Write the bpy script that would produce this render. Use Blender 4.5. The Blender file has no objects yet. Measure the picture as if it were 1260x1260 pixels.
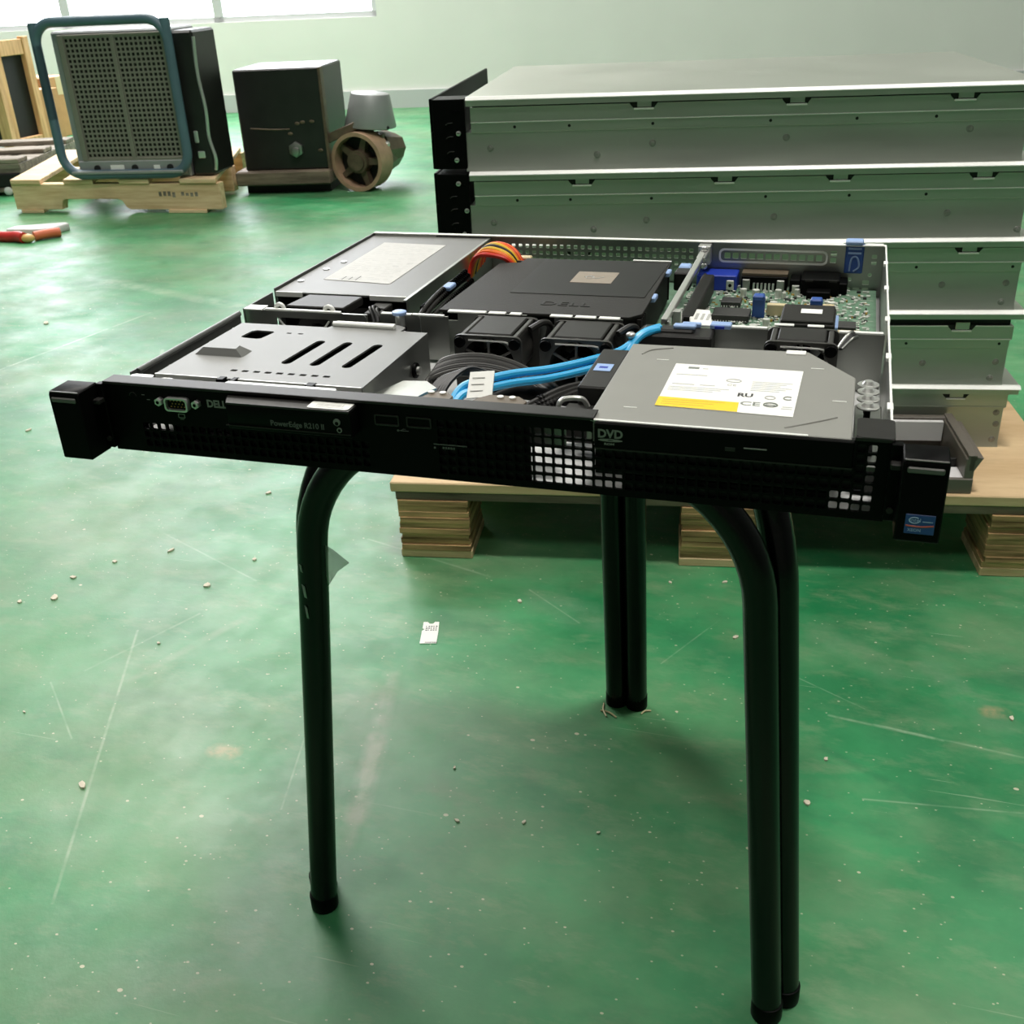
STOOL = (220, 178, 11, 440); BENDR = 100; EXPO = .08; WINS = 10.0
LAMPS = ((640, 430, 85, .8, .4), (-2200, 1900, 16, 1.3, .5), (2300, 1800, 10, 1.3, .5), (-3600, 3700, 120, 1.3, .5), (-3000, 4800, 95, 1.3, .5), (2300, 3200, 18, 1.3, .5), (900, -1700, 6, 1.3, .5), (-1500, -1600, 6, 1.3, .5))
import bpy, bmesh, math, random
from mathutils import Vector, Matrix
S = 0.001
C = bpy.context.scene.collection
PI = math.pi
rnd = random.Random(7)

# ------------------------------------------------------------------ materials
def lin(c):
    return tuple(((v/255)/12.92 if v/255 <= .04045 else ((v/255+.055)/1.055)**2.4) for v in c)

def mat(name, rgb, rough=.5, metal=0., var=0., scale=60., bump=0., spec=.5, coat=0., rvar=0., stretch=None):
    m = bpy.data.materials.new(name); m.use_nodes = True
    nt = m.node_tree; b = nt.nodes['Principled BSDF']
    col = lin(rgb)
    b.inputs['Base Color'].default_value = (*col, 1)
    b.inputs['Roughness'].default_value = rough
    b.inputs['Metallic'].default_value = metal
    b.inputs['Specular IOR Level'].default_value = spec
    if coat:
        b.inputs['Coat Weight'].default_value = coat
        b.inputs['Coat Roughness'].default_value = .15
    tc = nt.nodes.new('ShaderNodeTexCoord')
    mp = nt.nodes.new('ShaderNodeMapping'); nt.links.new(tc.outputs['Object'], mp.inputs['Vector'])
    if stretch: mp.inputs['Scale'].default_value = stretch
    n = nt.nodes.new('ShaderNodeTexNoise'); n.inputs['Scale'].default_value = scale; n.inputs['Detail'].default_value = 5
    nt.links.new(mp.outputs[0], n.inputs['Vector'])
    if var:
        r = nt.nodes.new('ShaderNodeMapRange'); r.inputs[1].default_value = .3; r.inputs[2].default_value = .7
        r.inputs[3].default_value = 1-var; r.inputs[4].default_value = 1+var
        nt.links.new(n.outputs['Fac'], r.inputs[0])
        mx = nt.nodes.new('ShaderNodeVectorMath'); mx.operation = 'SCALE'; mx.inputs[0].default_value = col
        nt.links.new(r.outputs[0], mx.inputs['Scale']); nt.links.new(mx.outputs[0], b.inputs['Base Color'])
    if rvar:
        r = nt.nodes.new('ShaderNodeMapRange'); r.inputs[1].default_value = .3; r.inputs[2].default_value = .7
        r.inputs[3].default_value = rough-rvar; r.inputs[4].default_value = rough+rvar
        nt.links.new(n.outputs['Fac'], r.inputs[0]); nt.links.new(r.outputs[0], b.inputs['Roughness'])
    if bump:
        bp = nt.nodes.new('ShaderNodeBump'); bp.inputs['Strength'].default_value = bump; bp.inputs['Distance'].default_value = .001
        nt.links.new(n.outputs['Fac'], bp.inputs['Height']); nt.links.new(bp.outputs[0], b.inputs['Normal'])
    return m

def emit(name, rgb, s):
    m = bpy.data.materials.new(name); m.use_nodes = True
    nt = m.node_tree; nt.nodes.clear()
    o = nt.nodes.new('ShaderNodeOutputMaterial'); e = nt.nodes.new('ShaderNodeEmission')
    e.inputs[0].default_value = (*lin(rgb), 1); e.inputs[1].default_value = s
    nt.links.new(e.outputs[0], o.inputs[0]); return m

def wood(name, c1, c2, rough=.75, scale=(1.5, 30, 30), dirt=.0):
    m = bpy.data.materials.new(name); m.use_nodes = True
    nt = m.node_tree; b = nt.nodes['Principled BSDF']; b.inputs['Roughness'].default_value = rough
    tc = nt.nodes.new('ShaderNodeTexCoord'); mp = nt.nodes.new('ShaderNodeMapping'); mp.inputs['Scale'].default_value = scale
    nt.links.new(tc.outputs['Object'], mp.inputs[0])
    n = nt.nodes.new('ShaderNodeTexNoise'); n.inputs['Scale'].default_value = 1.6; n.inputs['Detail'].default_value = 8; n.inputs['Roughness'].default_value = .65
    nt.links.new(mp.outputs[0], n.inputs['Vector'])
    r = nt.nodes.new('ShaderNodeValToRGB'); r.color_ramp.elements[0].position = .32; r.color_ramp.elements[1].position = .62
    r.color_ramp.elements[0].color = (*lin(c1), 1); r.color_ramp.elements[1].color = (*lin(c2), 1)
    nt.links.new(n.outputs['Fac'], r.inputs[0])
    out = r.outputs[0]
    if dirt:
        n2 = nt.nodes.new('ShaderNodeTexNoise'); n2.inputs['Scale'].default_value = 9; n2.inputs['Detail'].default_value = 6
        nt.links.new(tc.outputs['Object'], n2.inputs['Vector'])
        r2 = nt.nodes.new('ShaderNodeMapRange'); r2.inputs[1].default_value = .52; r2.inputs[2].default_value = .72; r2.inputs[3].default_value = 0; r2.inputs[4].default_value = dirt
        nt.links.new(n2.outputs['Fac'], r2.inputs[0])
        mx = nt.nodes.new('ShaderNodeMix'); mx.data_type = 'RGBA'
        nt.links.new(r2.outputs[0], mx.inputs[0]); nt.links.new(out, mx.inputs[6]); mx.inputs[7].default_value = (*lin((50, 38, 25)), 1)
        out = mx.outputs[2]
    nt.links.new(out, b.inputs['Base Color'])
    bp = nt.nodes.new('ShaderNodeBump'); bp.inputs['Strength'].default_value = .4; bp.inputs['Distance'].default_value = .002
    nt.links.new(n.outputs['Fac'], bp.inputs['Height']); nt.links.new(bp.outputs[0], b.inputs['Normal'])
    return m

M = dict(
    zinc=mat('zinc sheet', (158, 160, 155), .36, .95, .06, 40, rvar=.06),
    zincfloor=mat('zinc floor sheet', (216, 217, 215), .55, .2, .05, 40),
    steelside=mat('galvanised side panel', (182, 186, 176), .4, .72, .05, 8, rvar=.05, stretch=(1, 1, 6)),
    edge=mat('painted edge highlight', (240, 241, 236), .4, .1),  # near-white colour paints the light caught along metal edges
    greyplate=mat('satin grey plate', (110, 111, 108), .5, .15, .03, 25),
    psu=mat('grey power supply plate', (104, 104, 101), .48, .2, .05, 30),
    black=mat('black painted steel', (8, 8, 8), .42, 0, .08, 120, spec=.06),
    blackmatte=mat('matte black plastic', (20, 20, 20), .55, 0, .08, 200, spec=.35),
    blackgrey=mat('worn black plastic', (34, 33, 31), .5, 0, .12, 150, spec=.3), strip=mat('grey guard and bevel highlight', (86, 85, 82), .4, 0, .05, 150), fangrey=mat('dark grey fan plastic', (54, 53, 50), .45, 0, .06, 150),
    shroud=mat('black textured shroud plastic', (34, 33, 30), .6, 0, .08, 500, bump=.15, spec=.25), leftwall=mat('zinc darkened as shade', (104, 106, 103), .5, .4, .05, 40), dvdplate=mat('satin grey drive plate', (142, 142, 136), .5, .15, .03, 25), dim=mat('dim grey print', (84, 86, 84), .5),  # leftwall: chassis zinc darkened to paint shade on the inner left wall
    film=mat('black insulating film', (24, 24, 23), .5, 0, .03, 100, spec=.22),
    gloss=mat('gloss black enamel', (8, 8, 8), .24, 0, .1, 40, spec=.25),
    white=mat('white paper label', (238, 238, 232), .6, 0, .015, 90),
    print_=mat('pale grey print', (176, 176, 172), .6),
    inkdark=mat('dark print', (40, 40, 42), .6),
    yellow=mat('yellow label', (246, 206, 40), .55, 0, .02, 60),
    silverlogo=mat('silver grey print', (116, 122, 114), .45, 0),
    silver=mat('nickel', (210, 210, 206), .28, .75),
    blue=mat('blue touch point plastic', (46, 84, 160), .42),
    paleblue=mat('pale blue plastic', (150, 178, 222), .42),
    vgablue=mat('blue connector plastic', (30, 58, 170), .4),
    sata=mat('cyan cable', (48, 176, 232), .38),
    pcb=mat('circuit board green', (104, 136, 112), .4, .05, .2, 180),
    solder=mat('solder and capacitors', (214, 216, 208), .4, .2, .1, 400),
    chip=mat('chip package', (52, 52, 50), .5),
    brownpcb=mat('brown circuit board', (96, 84, 68), .5, 0, .1, 200),
    gold=mat('gold contacts', (200, 160, 80), .35, .6),
    beige=mat('beige connector plastic', (206, 190, 150), .5),
    wred=mat('red wire', (206, 44, 26), .45), worange=mat('orange wire', (236, 116, 30), .45),
    wyel=mat('yellow wire', (228, 186, 50), .45), wblk=mat('black wire', (18, 18, 18), .45),
    sticker=mat('copper grey sticker', (150, 138, 124), .45, .2, .06, 150),
    intelblue=mat('blue sticker', (40, 70, 140), .35), intelred=mat('sticker stripe', (200, 80, 60), .4),
    intelw=mat('sticker print', (168, 190, 226), .4),
    tapefilm=mat('clear film scrap', (176, 190, 178), .25), pallabel=mat('grey white label', (188, 187, 182), .6, 0, .04, 200),
    scuff=mat('grey film scuff', (165, 170, 166), .5),
    pine=wood('pale pine', (206, 170, 126), (240, 212, 170), scale=(3, 40, 40), dirt=.12),
    pinetop=wood('pale plywood', (196, 164, 122), (222, 194, 152), scale=(2, 10, 10), dirt=.35),
    greywood=wood('weathered grey wood', (84, 78, 68), (160, 150, 134), scale=(2, 30, 30), dirt=.5),
    oldwood=wood('dirty brown timber', (70, 60, 50), (140, 124, 106), scale=(2, 20, 20), dirt=.5),
    chipwood=wood('pressed wood block', (110, 80, 50), (206, 168, 118), scale=(5, 5, 90), dirt=.5),
    card=mat('cardboard', (186, 142, 96), .8, 0, .08, 20),
    crate=wood('crate timber', (180, 136, 88), (222, 180, 130), scale=(30, 30, 3)),
    cageblue=mat('blue grey enamel tube', (82, 106, 118), .4, 0, .08, 20),
    meshgrey=mat('grey perforated steel', (132, 128, 118), .45, .3, .05, 30),
    cagegrey=mat('grey lacquered sheet', (150, 152, 152), .4, .3, .05, 20),
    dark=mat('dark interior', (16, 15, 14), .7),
    machine=mat('worn black machine paint', (30, 30, 28), .38, .1, .3, 14, bump=.2, spec=.5),
    tan=mat('worn tan polyurethane', (168, 138, 112), .55, 0, .15, 30),
    rust=mat('greasy brown cast iron', (96, 82, 66), .5, .2, .25, 40),
    redgrip=mat('red rubber grip', (196, 48, 44), .4),
    amber=mat('amber plastic', (226, 180, 110), .45), orange=mat('orange grip', (220, 110, 70), .45),
    foam=mat('white foam insert', (226, 224, 224), .8),
    traygrey=mat('grey tray plastic', (104, 98, 90), .45, 0, .06, 50),
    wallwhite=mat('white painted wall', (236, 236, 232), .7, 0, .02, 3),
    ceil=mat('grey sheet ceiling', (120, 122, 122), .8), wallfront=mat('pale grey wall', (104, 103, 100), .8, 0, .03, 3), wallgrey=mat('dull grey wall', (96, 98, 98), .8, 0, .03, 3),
    chippale=mat('pale debris chip', (214, 204, 184), .7, 0, .1, 200),
    frame=mat('light grey frame', (200, 202, 204), .4),
    emitwin=emit('daylight in the window', (244, 248, 255), WINS),
    emitlamp=emit('lit lamp diffuser', (255, 250, 240), 6.0),
)

M['tapefilm'].node_tree.nodes['Principled BSDF'].inputs['Alpha'].default_value = .5
# ------------------------------------------------------------------ mesh builder (millimetres)
class MB:
    def __init__(s): s.bm = bmesh.new()
    def _mesh(s, me, m=0, X=None):
        n = len(s.bm.faces)
        if X is not None: me.transform(X)
        s.bm.from_mesh(me); bpy.data.meshes.remove(me)
        s.bm.faces.ensure_lookup_table()
        for f in s.bm.faces[n:]: f.material_index = m
    def box(s, x0, x1, y0, y1, z0, z1, bev=0, m=0, X=None, seg=1):
        b = bmesh.new()
        v = [b.verts.new((x, y, z)) for x in (x0, x1) for y in (y0, y1) for z in (z0, z1)]
        for q in ((0, 1, 3, 2), (4, 6, 7, 5), (0, 4, 5, 1), (2, 3, 7, 6), (0, 2, 6, 4), (1, 5, 7, 3)):
            b.faces.new([v[i] for i in q])
        if bev: bmesh.ops.bevel(b, geom=b.edges[:], offset=bev, segments=seg, affect='EDGES', profile=.5)
        me = bpy.data.meshes.new('t'); b.to_mesh(me); b.free(); s._mesh(me, m, X); return s
    def cyl(s, p0, p1, r, seg=20, r2=None, m=0, bev=0):
        p0, p1 = Vector(p0), Vector(p1); d = p1-p0; L = d.length
        b = bmesh.new()
        bmesh.ops.create_cone(b, cap_ends=True, segments=seg, radius1=r, radius2=r if r2 is None else r2, depth=L)
        if bev:
            e = [x for x in b.edges if abs(abs(x.verts[0].co.z)-L/2) < 1e-4 and abs(x.verts[0].co.z-x.verts[1].co.z) < 1e-4]
            bmesh.ops.bevel(b, geom=e, offset=bev, segments=2, affect='EDGES', profile=.5)
        me = bpy.data.meshes.new('t'); b.to_mesh(me); b.free()
        X = Matrix.Translation((p0+p1)/2) @ d.to_track_quat('Z', 'Y').to_matrix().to_4x4()
        s._mesh(me, m, X); return s
    def ball(s, c, r, m=0, sc=(1, 1, 1), seg=16):
        b = bmesh.new(); bmesh.ops.create_uvsphere(b, u_segments=seg, v_segments=max(6, seg//2), radius=r)
        me = bpy.data.meshes.new('t'); b.to_mesh(me); b.free()
        s._mesh(me, m, Matrix.Translation(c) @ Matrix.Diagonal((*sc, 1))); return s
    def tube(s, pts, r, seg=12, m=0, smooth=6):
        P = [Vector(p) for p in pts]
        if smooth and len(P) > 2:
            Q = []
            for i in range(len(P)-1):
                a, b, c, d = P[max(i-1, 0)], P[i], P[i+1], P[min(i+2, len(P)-1)]
                for k in range(smooth):
                    t = k/smooth
                    Q.append(.5*((2*b)+(c-a)*t+(2*a-5*b+4*c-d)*t*t+(3*b-a-3*c+d)*t**3))
            Q.append(P[-1]); P = Q
        n = len(P); T = [(P[min(i+1, n-1)]-P[max(i-1, 0)]).normalized() for i in range(n)]
        u = T[0].orthogonal().normalized(); rings = []
        for i in range(n):
            u = (u-T[i]*u.dot(T[i])).normalized(); w = T[i].cross(u)
            rings.append([s.bm.verts.new(P[i]+(u*math.cos(2*PI*k/seg)+w*math.sin(2*PI*k/seg))*r) for k in range(seg)])
        fs = []
        for i in range(n-1):
            for k in range(seg):
                fs.append(s.bm.faces.new((rings[i][k], rings[i][(k+1) % seg], rings[i+1][(k+1) % seg], rings[i+1][k])))
        fs.append(s.bm.faces.new(rings[0][::-1])); fs.append(s.bm.faces.new(rings[-1]))
        for f in fs: f.material_index = m
        return s
    def poly(s, pts, m=0):
        f = s.bm.faces.new([s.bm.verts.new(p) for p in pts]); f.material_index = m; return s
    def prism(s, pts, z0, z1, m=0, X=None, bev=0):
        b = bmesh.new()
        f = b.faces.new([b.verts.new((p[0], p[1], z0)) for p in pts])
        r = bmesh.ops.extrude_face_region(b, geom=[f])
        for v in r['geom']:
            if isinstance(v, bmesh.types.BMVert): v.co.z = z1
        bmesh.ops.recalc_face_normals(b, faces=b.faces[:])
        if bev: bmesh.ops.bevel(b, geom=b.edges[:], offset=bev, segments=1, affect='EDGES')
        me = bpy.data.meshes.new('t'); b.to_mesh(me); b.free(); s._mesh(me, m, X); return s
    def plate(s, outer, holes, th, m=0, X=None):
        cu = bpy.data.curves.new('t', 'CURVE'); cu.dimensions = '2D'; cu.fill_mode = 'BOTH'; cu.extrude = th/2
        for loop in [outer]+holes:
            sp = cu.splines.new('POLY'); sp.points.add(len(loop)-1)
            for p, q in zip(sp.points, loop): p.co = (q[0], q[1], 0, 1)
            sp.use_cyclic_u = True
        s._conv(cu, m, X); return s
    def text(s, t, size, X, depth=.1, m=0, align='LEFT', sx=1., fat=0):
        cu = bpy.data.curves.new('t', 'FONT'); cu.body = t; cu.size = size; cu.extrude = depth; cu.align_x = align; cu.resolution_u = 3; cu.offset = fat
        s._conv(cu, m, X @ Matrix.Diagonal((sx, 1, 1, 1))); return s
    def _conv(s, cu, m, X):
        ob = bpy.data.objects.new('t', cu); C.objects.link(ob)
        dg = bpy.context.evaluated_depsgraph_get()
        me = bpy.data.meshes.new_from_object(ob.evaluated_get(dg))
        bpy.data.objects.remove(ob); bpy.data.curves.remove(cu)
        s._mesh(me, m, X)
    def perf(s, x0, x1, z0, z1, nx, nz, frac, y0, y1, m=0):
        # perforated sheet in the XZ plane: a grid of rounded square holes right through
        bm = s.bm; px, pz = (x1-x0)/nx, (z1-z0)/nz; c = .28
        for iy, y in enumerate((y0, y1)):
            grid = {}
            for i in range(nx+1):
                for j in range(nz+1): grid[i, j] = bm.verts.new((x0+i*px, y, z0+j*pz))
            for i in range(nx):
                for j in range(nz):
                    cx, cz = x0+(i+.5)*px, z0+(j+.5)*pz; a, b = px*frac/2, pz*frac/2
                    H = [(-1, -1+c), (-1, 1-c), (-1+c, 1), (1-c, 1), (1, 1-c), (1, -1+c), (1-c, -1), (-1+c, -1)]
                    h = [bm.verts.new((cx+u*a, y, cz+w*b)) for u, w in H]
                    g00, g10, g01, g11 = grid[i, j], grid[i+1, j], grid[i, j+1], grid[i+1, j+1]
                    F = [(g00, g01, h[1], h[0]), (g01, h[2], h[1]), (g01, g11, h[3], h[2]), (g11, h[4], h[3]),
                         (g11, g10, h[5], h[4]), (g10, h[6], h[5]), (g10, g00, h[7], h[6]), (g00, h[0], h[7])]
                    for f in F:
                        ff = bm.faces.new(f if iy else f[::-1]); ff.material_index = m
                    if iy == 0: grid['h', i, j] = h
                    else:
                        o = old['h', i, j]
                        for k in range(8):
                            ff = bm.faces.new((o[k], o[(k+1) % 8], h[(k+1) % 8], h[k])); ff.material_index = m
            old = grid
        return s
    def build(s, name, mats, parent=None, off=(0, 0, 0), ang=35, flat=False):
        bm = s.bm
        bmesh.ops.remove_doubles(bm, verts=bm.verts[:], dist=.002)
        bmesh.ops.recalc_face_normals(bm, faces=bm.faces[:])
        bmesh.ops.translate(bm, verts=bm.verts[:], vec=off)
        bmesh.ops.scale(bm, verts=bm.verts[:], vec=(S, S, S))
        me = bpy.data.meshes.new(name); bm.to_mesh(me); bm.free()
        if not flat:
            me.polygons.foreach_set('use_smooth', [True]*len(me.polygons))
            me.set_sharp_from_angle(angle=math.radians(ang))
        for mm in (mats if isinstance(mats, (list, tuple)) else [mats]): me.materials.append(M[mm])
        o = bpy.data.objects.new(name, me); C.objects.link(o)
        if parent: o.parent = parent
        return o

def tag(o, label, cat, group=None, kind=None):
    o['label'] = label; o['category'] = cat
    if group: o['group'] = group
    if kind: o['kind'] = kind
    return o
def thing(name, label, cat, loc, rz=0, group=None):
    o = bpy.data.objects.new(name, None); C.objects.link(o); o.empty_display_size = .05
    o.location = Vector(loc)*S; o.rotation_euler = (0, 0, math.radians(rz))
    return tag(o, label, cat, group)
def struct(o, label=None):
    o['kind'] = 'structure'
    if label: o['label'] = label
    return o
def rrect(x0, x1, y0, y1, r, n=4):
    P = []
    for cx, cy, a in ((x1-r, y1-r, 0), (x0+r, y1-r, 90), (x0+r, y0+r, 180), (x1-r, y0+r, 270)):
        for k in range(n+1):
            t = math.radians(a+90*k/n); P.append((cx+r*math.cos(t), cy+r*math.sin(t)))
    return P
def slot(a, b, r, n=6):
    # rounded slot from a to b
    a, b = Vector(a), Vector(b); d = (b-a).normalized(); ang = math.atan2(d.y, d.x); P = []
    for c, s0 in ((b, -PI/2), (a, PI/2)):
        for k in range(n+1):
            t = ang+s0+PI*k/n; P.append((c.x+r*math.cos(t), c.y+r*math.sin(t)))
    return P
def circ(x, y, r, n=16): return [(x+r*math.cos(2*PI*k/n), y+r*math.sin(2*PI*k/n)) for k in range(n)]
# XZ-facing placement: local x -> world x, local y -> world z, local z -> world -y (towards the viewer)
def front(x, y, z, rz=0): return Matrix.Translation((x, y, z)) @ Matrix.Rotation(math.radians(rz), 4, 'Z') @ Matrix.Rotation(PI/2, 4, 'X')
def flatm(x, y, z, rz=0): return Matrix.Translation((x, y, z)) @ Matrix.Rotation(math.radians(rz), 4, 'Z')
# ------------------------------------------------------------------ the room
def floor_material():
    m = bpy.data.materials.new('green epoxy floor'); m.use_nodes = True
    nt = m.node_tree; b = nt.nodes['Principled BSDF']; L = nt.links
    tc = nt.nodes.new('ShaderNodeTexCoord')
    def noise(scale, detail=6, rough=.6, stretch=None, rot=0, loc=(0, 0, 0)):
        mp = nt.nodes.new('ShaderNodeMapping'); L.new(tc.outputs['Object'], mp.inputs[0])
        mp.inputs['Rotation'].default_value = (0, 0, rot); mp.inputs['Location'].default_value = loc
        if stretch: mp.inputs['Scale'].default_value = stretch
        n = nt.nodes.new('ShaderNodeTexNoise'); n.inputs['Scale'].default_value = scale
        n.inputs['Detail'].default_value = detail; n.inputs['Roughness'].default_value = rough
        L.new(mp.outputs[0], n.inputs['Vector']); return n.outputs['Fac']
    def rng(v, a, bb, c, d):
        r = nt.nodes.new('ShaderNodeMapRange'); r.inputs[1].default_value = a; r.inputs[2].default_value = bb
        r.inputs[3].default_value = c; r.inputs[4].default_value = d; L.new(v, r.inputs[0]); return r.outputs[0]
    def math_(op, a, bb):
        n = nt.nodes.new('ShaderNodeMath'); n.operation = op
        for i, q in enumerate((a, bb)):
            if isinstance(q, (int, float)): n.inputs[i].default_value = q
            else: L.new(q, n.inputs[i])
        return n.outputs[0]
    def mix(f, a, bb):
        n = nt.nodes.new('ShaderNodeMix'); n.data_type = 'RGBA'
        if isinstance(f, (int, float)): n.inputs[0].default_value = f
        else: L.new(f, n.inputs[0])
        for i, q in ((6, a), (7, bb)):
            if isinstance(q, tuple): n.inputs[i].default_value = (*lin(q), 1)
            else: L.new(q, n.inputs[i])
        return n.outputs[2]
    col = mix(rng(noise(5, 7), .38, .64, 0, 1), FLOOR1, FLOOR2)
    # worn and dusty patches
    col = mix(rng(noise(2.3, 8, .68, (1, 1.7, 1), .4), .45, .7, 0, .55), col, (132, 146, 112))
    col = mix(rng(noise(11, 8, .7, (1, 2.6, 1), .9), .52, .74, 0, .45), col, (146, 156, 124))
    col = mix(rng(noise(.9, 7, .66, (1, 1.3, 1), .2, (4, 2, 0)), .42, .68, 0, .26), col, (150, 164, 130))
    # darker scuffed patches
    col = mix(rng(noise(6, 6, .6, (1, 2, 1), 1.5, (3, 1, 0)), .58, .72, 0, .35), col, (18, 96, 62))
    # hairline scratches, three directions
    for rot, st, th in ((.5, (4, 220, 1), .72), (1.9, (5, 260, 1), .735), (-.35, (3, 200, 1), .73)):
        s1 = rng(noise(1.3, 2, .5, st, rot), th, th+.02, 0, 1)
        s2 = rng(noise(2.2, 3, .5, (1, 1, 1), rot, (5, 2, 0)), .52, .6, 0, .4)
        col = mix(math_('MULTIPLY', s1, s2), col, (170, 188, 160))
    # pale flecks of paint and dust
    for sc, th, rr, a in ((22, .055, .72, .85), (60, .09, .8, .7), (120, .13, .8, .6)):
        v = nt.nodes.new('ShaderNodeTexVoronoi'); v.inputs['Scale'].default_value = sc
        mp = nt.nodes.new('ShaderNodeMapping'); mp.inputs['Scale'].default_value = (1, 1.4, 1); mp.inputs['Rotation'].default_value = (0, 0, sc)
        L.new(tc.outputs['Object'], mp.inputs[0]); L.new(mp.outputs[0], v.inputs['Vector'])
        sp = nt.nodes.new('ShaderNodeSeparateColor'); L.new(v.outputs['Color'], sp.inputs[0])
        f = math_('MULTIPLY', math_('LESS_THAN', v.outputs['Distance'], th), math_('GREATER_THAN', sp.outputs[0], rr))
        col = mix(math_('MULTIPLY', f, a), col, (204, 198, 172))
    # drag marks in the paint
    def seg(a, bb, w, amt, c=(150, 160, 136), nz=None):
        nonlocal col
        a, bb = Vector((*a, 0))*S, Vector((*bb, 0))*S; d = bb-a
        s0 = nt.nodes.new('ShaderNodeVectorMath'); s0.operation = 'SUBTRACT'; L.new(tc.outputs['Object'], s0.inputs[0]); s0.inputs[1].default_value = a
        dt = nt.nodes.new('ShaderNodeVectorMath'); dt.operation = 'DOT_PRODUCT'; L.new(s0.outputs[0], dt.inputs[0]); dt.inputs[1].default_value = d/d.length_squared
        cl = nt.nodes.new('ShaderNodeClamp'); L.new(dt.outputs['Value'], cl.inputs[0])
        sc = nt.nodes.new('ShaderNodeVectorMath'); sc.operation = 'SCALE'; sc.inputs[0].default_value = d; L.new(cl.outputs[0], sc.inputs['Scale'])
        s1 = nt.nodes.new('ShaderNodeVectorMath'); s1.operation = 'DISTANCE'; L.new(s0.outputs[0], s1.inputs[0]); L.new(sc.outputs[0], s1.inputs[1])
        f = rng(s1.outputs['Value'], w*S*.3, w*S, amt, 0)
        f = math_('MULTIPLY', f, rng(noise(nz or 30, 5, .6, (1, 1, 1), 0, (w, amt, 0)), .35, .6, .1, 1))
        col = mix(f, col, c)
    seg((-42, 410), (-10, 290), 13, .6); seg((-12, 300), (14, 190), 15, .8); seg((12, 190), (22, 150), 11, .5); seg((-8, 290), (8, 215), 7, .5, (176, 186, 160))
    seg((-385, 418), (-200, 25), 2.2, .5, (170, 186, 160))
    seg((-330, 470), (-395, 330), 2.5, .35, (170, 186, 160))
    seg((-270, 470), (-330, 330), 9, .3)
    seg((435, 450), (545, 436), 2.5, .4, (180, 200, 170)); seg((480, 446), (640, 425), 2.0, .35, (180, 200, 170))
    seg((430, 395), (600, 300), 8, .35, (20, 104, 66)); seg((500, 540), (420, 600), 30, .3, (120, 146, 116))
    seg((-1500, 1900), (-900, 1700), 30, .3, (190, 205, 180)); seg((-700, 900), (-1000, 1400), 6, .35, (190, 205, 180))
    seg((-1300, 1100), (-1200, 1650), 5, .35, (200, 215, 190)); seg((70, 250), (150, 215), 25, .25, (110, 120, 96))
    for a_, b_, w_, k_ in (((-100, 330), (-60, 180), 1.5, .35), ((-420, 300), (-330, 220), 1.5, .35), ((-500, 650), (-300, 560), 2, .3), ((470, 330), (640, 350), 1.5, .35), ((380, 520), (470, 470), 1.2, .35), ((60, 620), (140, 560), 1.5, .4), ((250, 500), (300, 600), 1.2, .35), ((-200, 700), (0, 640), 2.5, .3)):
        seg(a_, b_, w_, k_, (176, 196, 168))
    seg((80, 600), (180, 560), 40, .35, (110, 146, 116)); seg((540, 560), (600, 480), 26, .4, (120, 150, 120)); seg((260, 560), (330, 520), 24, .3, (24, 112, 72))
    for (x, y, r) in ((-159, 241, 9), (599, 495, 6)):
        seg((x-r, y), (x+r, y+1), 13, .75, (170, 150, 112), 60)
    L.new(col, b.inputs['Base Color'])
    L.new(rng(noise(9, 7, .65), .35, .7, .36, .56), b.inputs['Roughness'])
    b.inputs['Specular IOR Level'].default_value = .55
    bp = nt.nodes.new('ShaderNodeBump'); bp.inputs['Strength'].default_value = .15; bp.inputs['Distance'].default_value = .004
    L.new(noise(14, 8, .7), bp.inputs['Height']); L.new(bp.outputs[0], b.inputs['Normal'])
    return m
FLOOR1, FLOOR2 = (22, 118, 68), (56, 150, 94)
M['floor'] = floor_material()
A9 = math.radians(9)
R9 = Matrix.Rotation(A9, 4, 'Z')
def room_box(name, x0, x1, y0, y1, z0, z1, m):
    # built in the room's own axes: its walls run parallel to the stacked servers
    o = MB().box(x0, x1, y0, y1, z0, z1).build(name, m, flat=True); o.rotation_euler = (0, 0, A9); return struct(o)
RX0, RX1, RY0, RY1, RZ = -4600, 3200, -3200, 6040, 4300
fl = MB().box(RX0, RX1, RY0, RY1, -60, 0, X=R9).build('floor', 'floor', flat=True); struct(fl, 'green painted epoxy floor with scratches')
WX0, WX1, WZ0, WZ1 = -4300, -1400, 500, 2600
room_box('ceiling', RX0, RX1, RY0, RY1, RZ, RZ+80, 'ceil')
w = MB().box(RX0, WX0, RY1, RY1+150, 0, RZ).box(WX1, RX1, RY1, RY1+150, 0, RZ).box(WX0, WX1, RY1, RY1+150, 0, WZ0).box(WX0, WX1, RY1, RY1+150, WZ1, RZ)
w = w.build('wall_back', 'wallwhite', flat=True); w.rotation_euler = (0, 0, A9); struct(w)
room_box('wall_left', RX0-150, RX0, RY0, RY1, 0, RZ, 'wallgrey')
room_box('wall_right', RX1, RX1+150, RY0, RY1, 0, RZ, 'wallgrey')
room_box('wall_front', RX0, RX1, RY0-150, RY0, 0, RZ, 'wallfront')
win = MB().box(WX0, WX1, RY1+80, RY1+90, WZ0, WZ1)
win = win.build('window_1', 'emitwin', flat=True); win.rotation_euler = (0, 0, A9); struct(win, 'wide bright daylight window in the far wall')
wf = MB()
for x in (WX0, (WX0*2+WX1)/3, (WX0+2*WX1)/3, WX1): wf.box(x-30, x+30, RY1+20, RY1+75, WZ0, WZ1)
for z in (WZ0, (WZ0+WZ1)/2, WZ1): wf.box(WX0, WX1, RY1+20, RY1+75, z-30, z+30)
wf.build('window_frame', 'frame', win)
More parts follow.
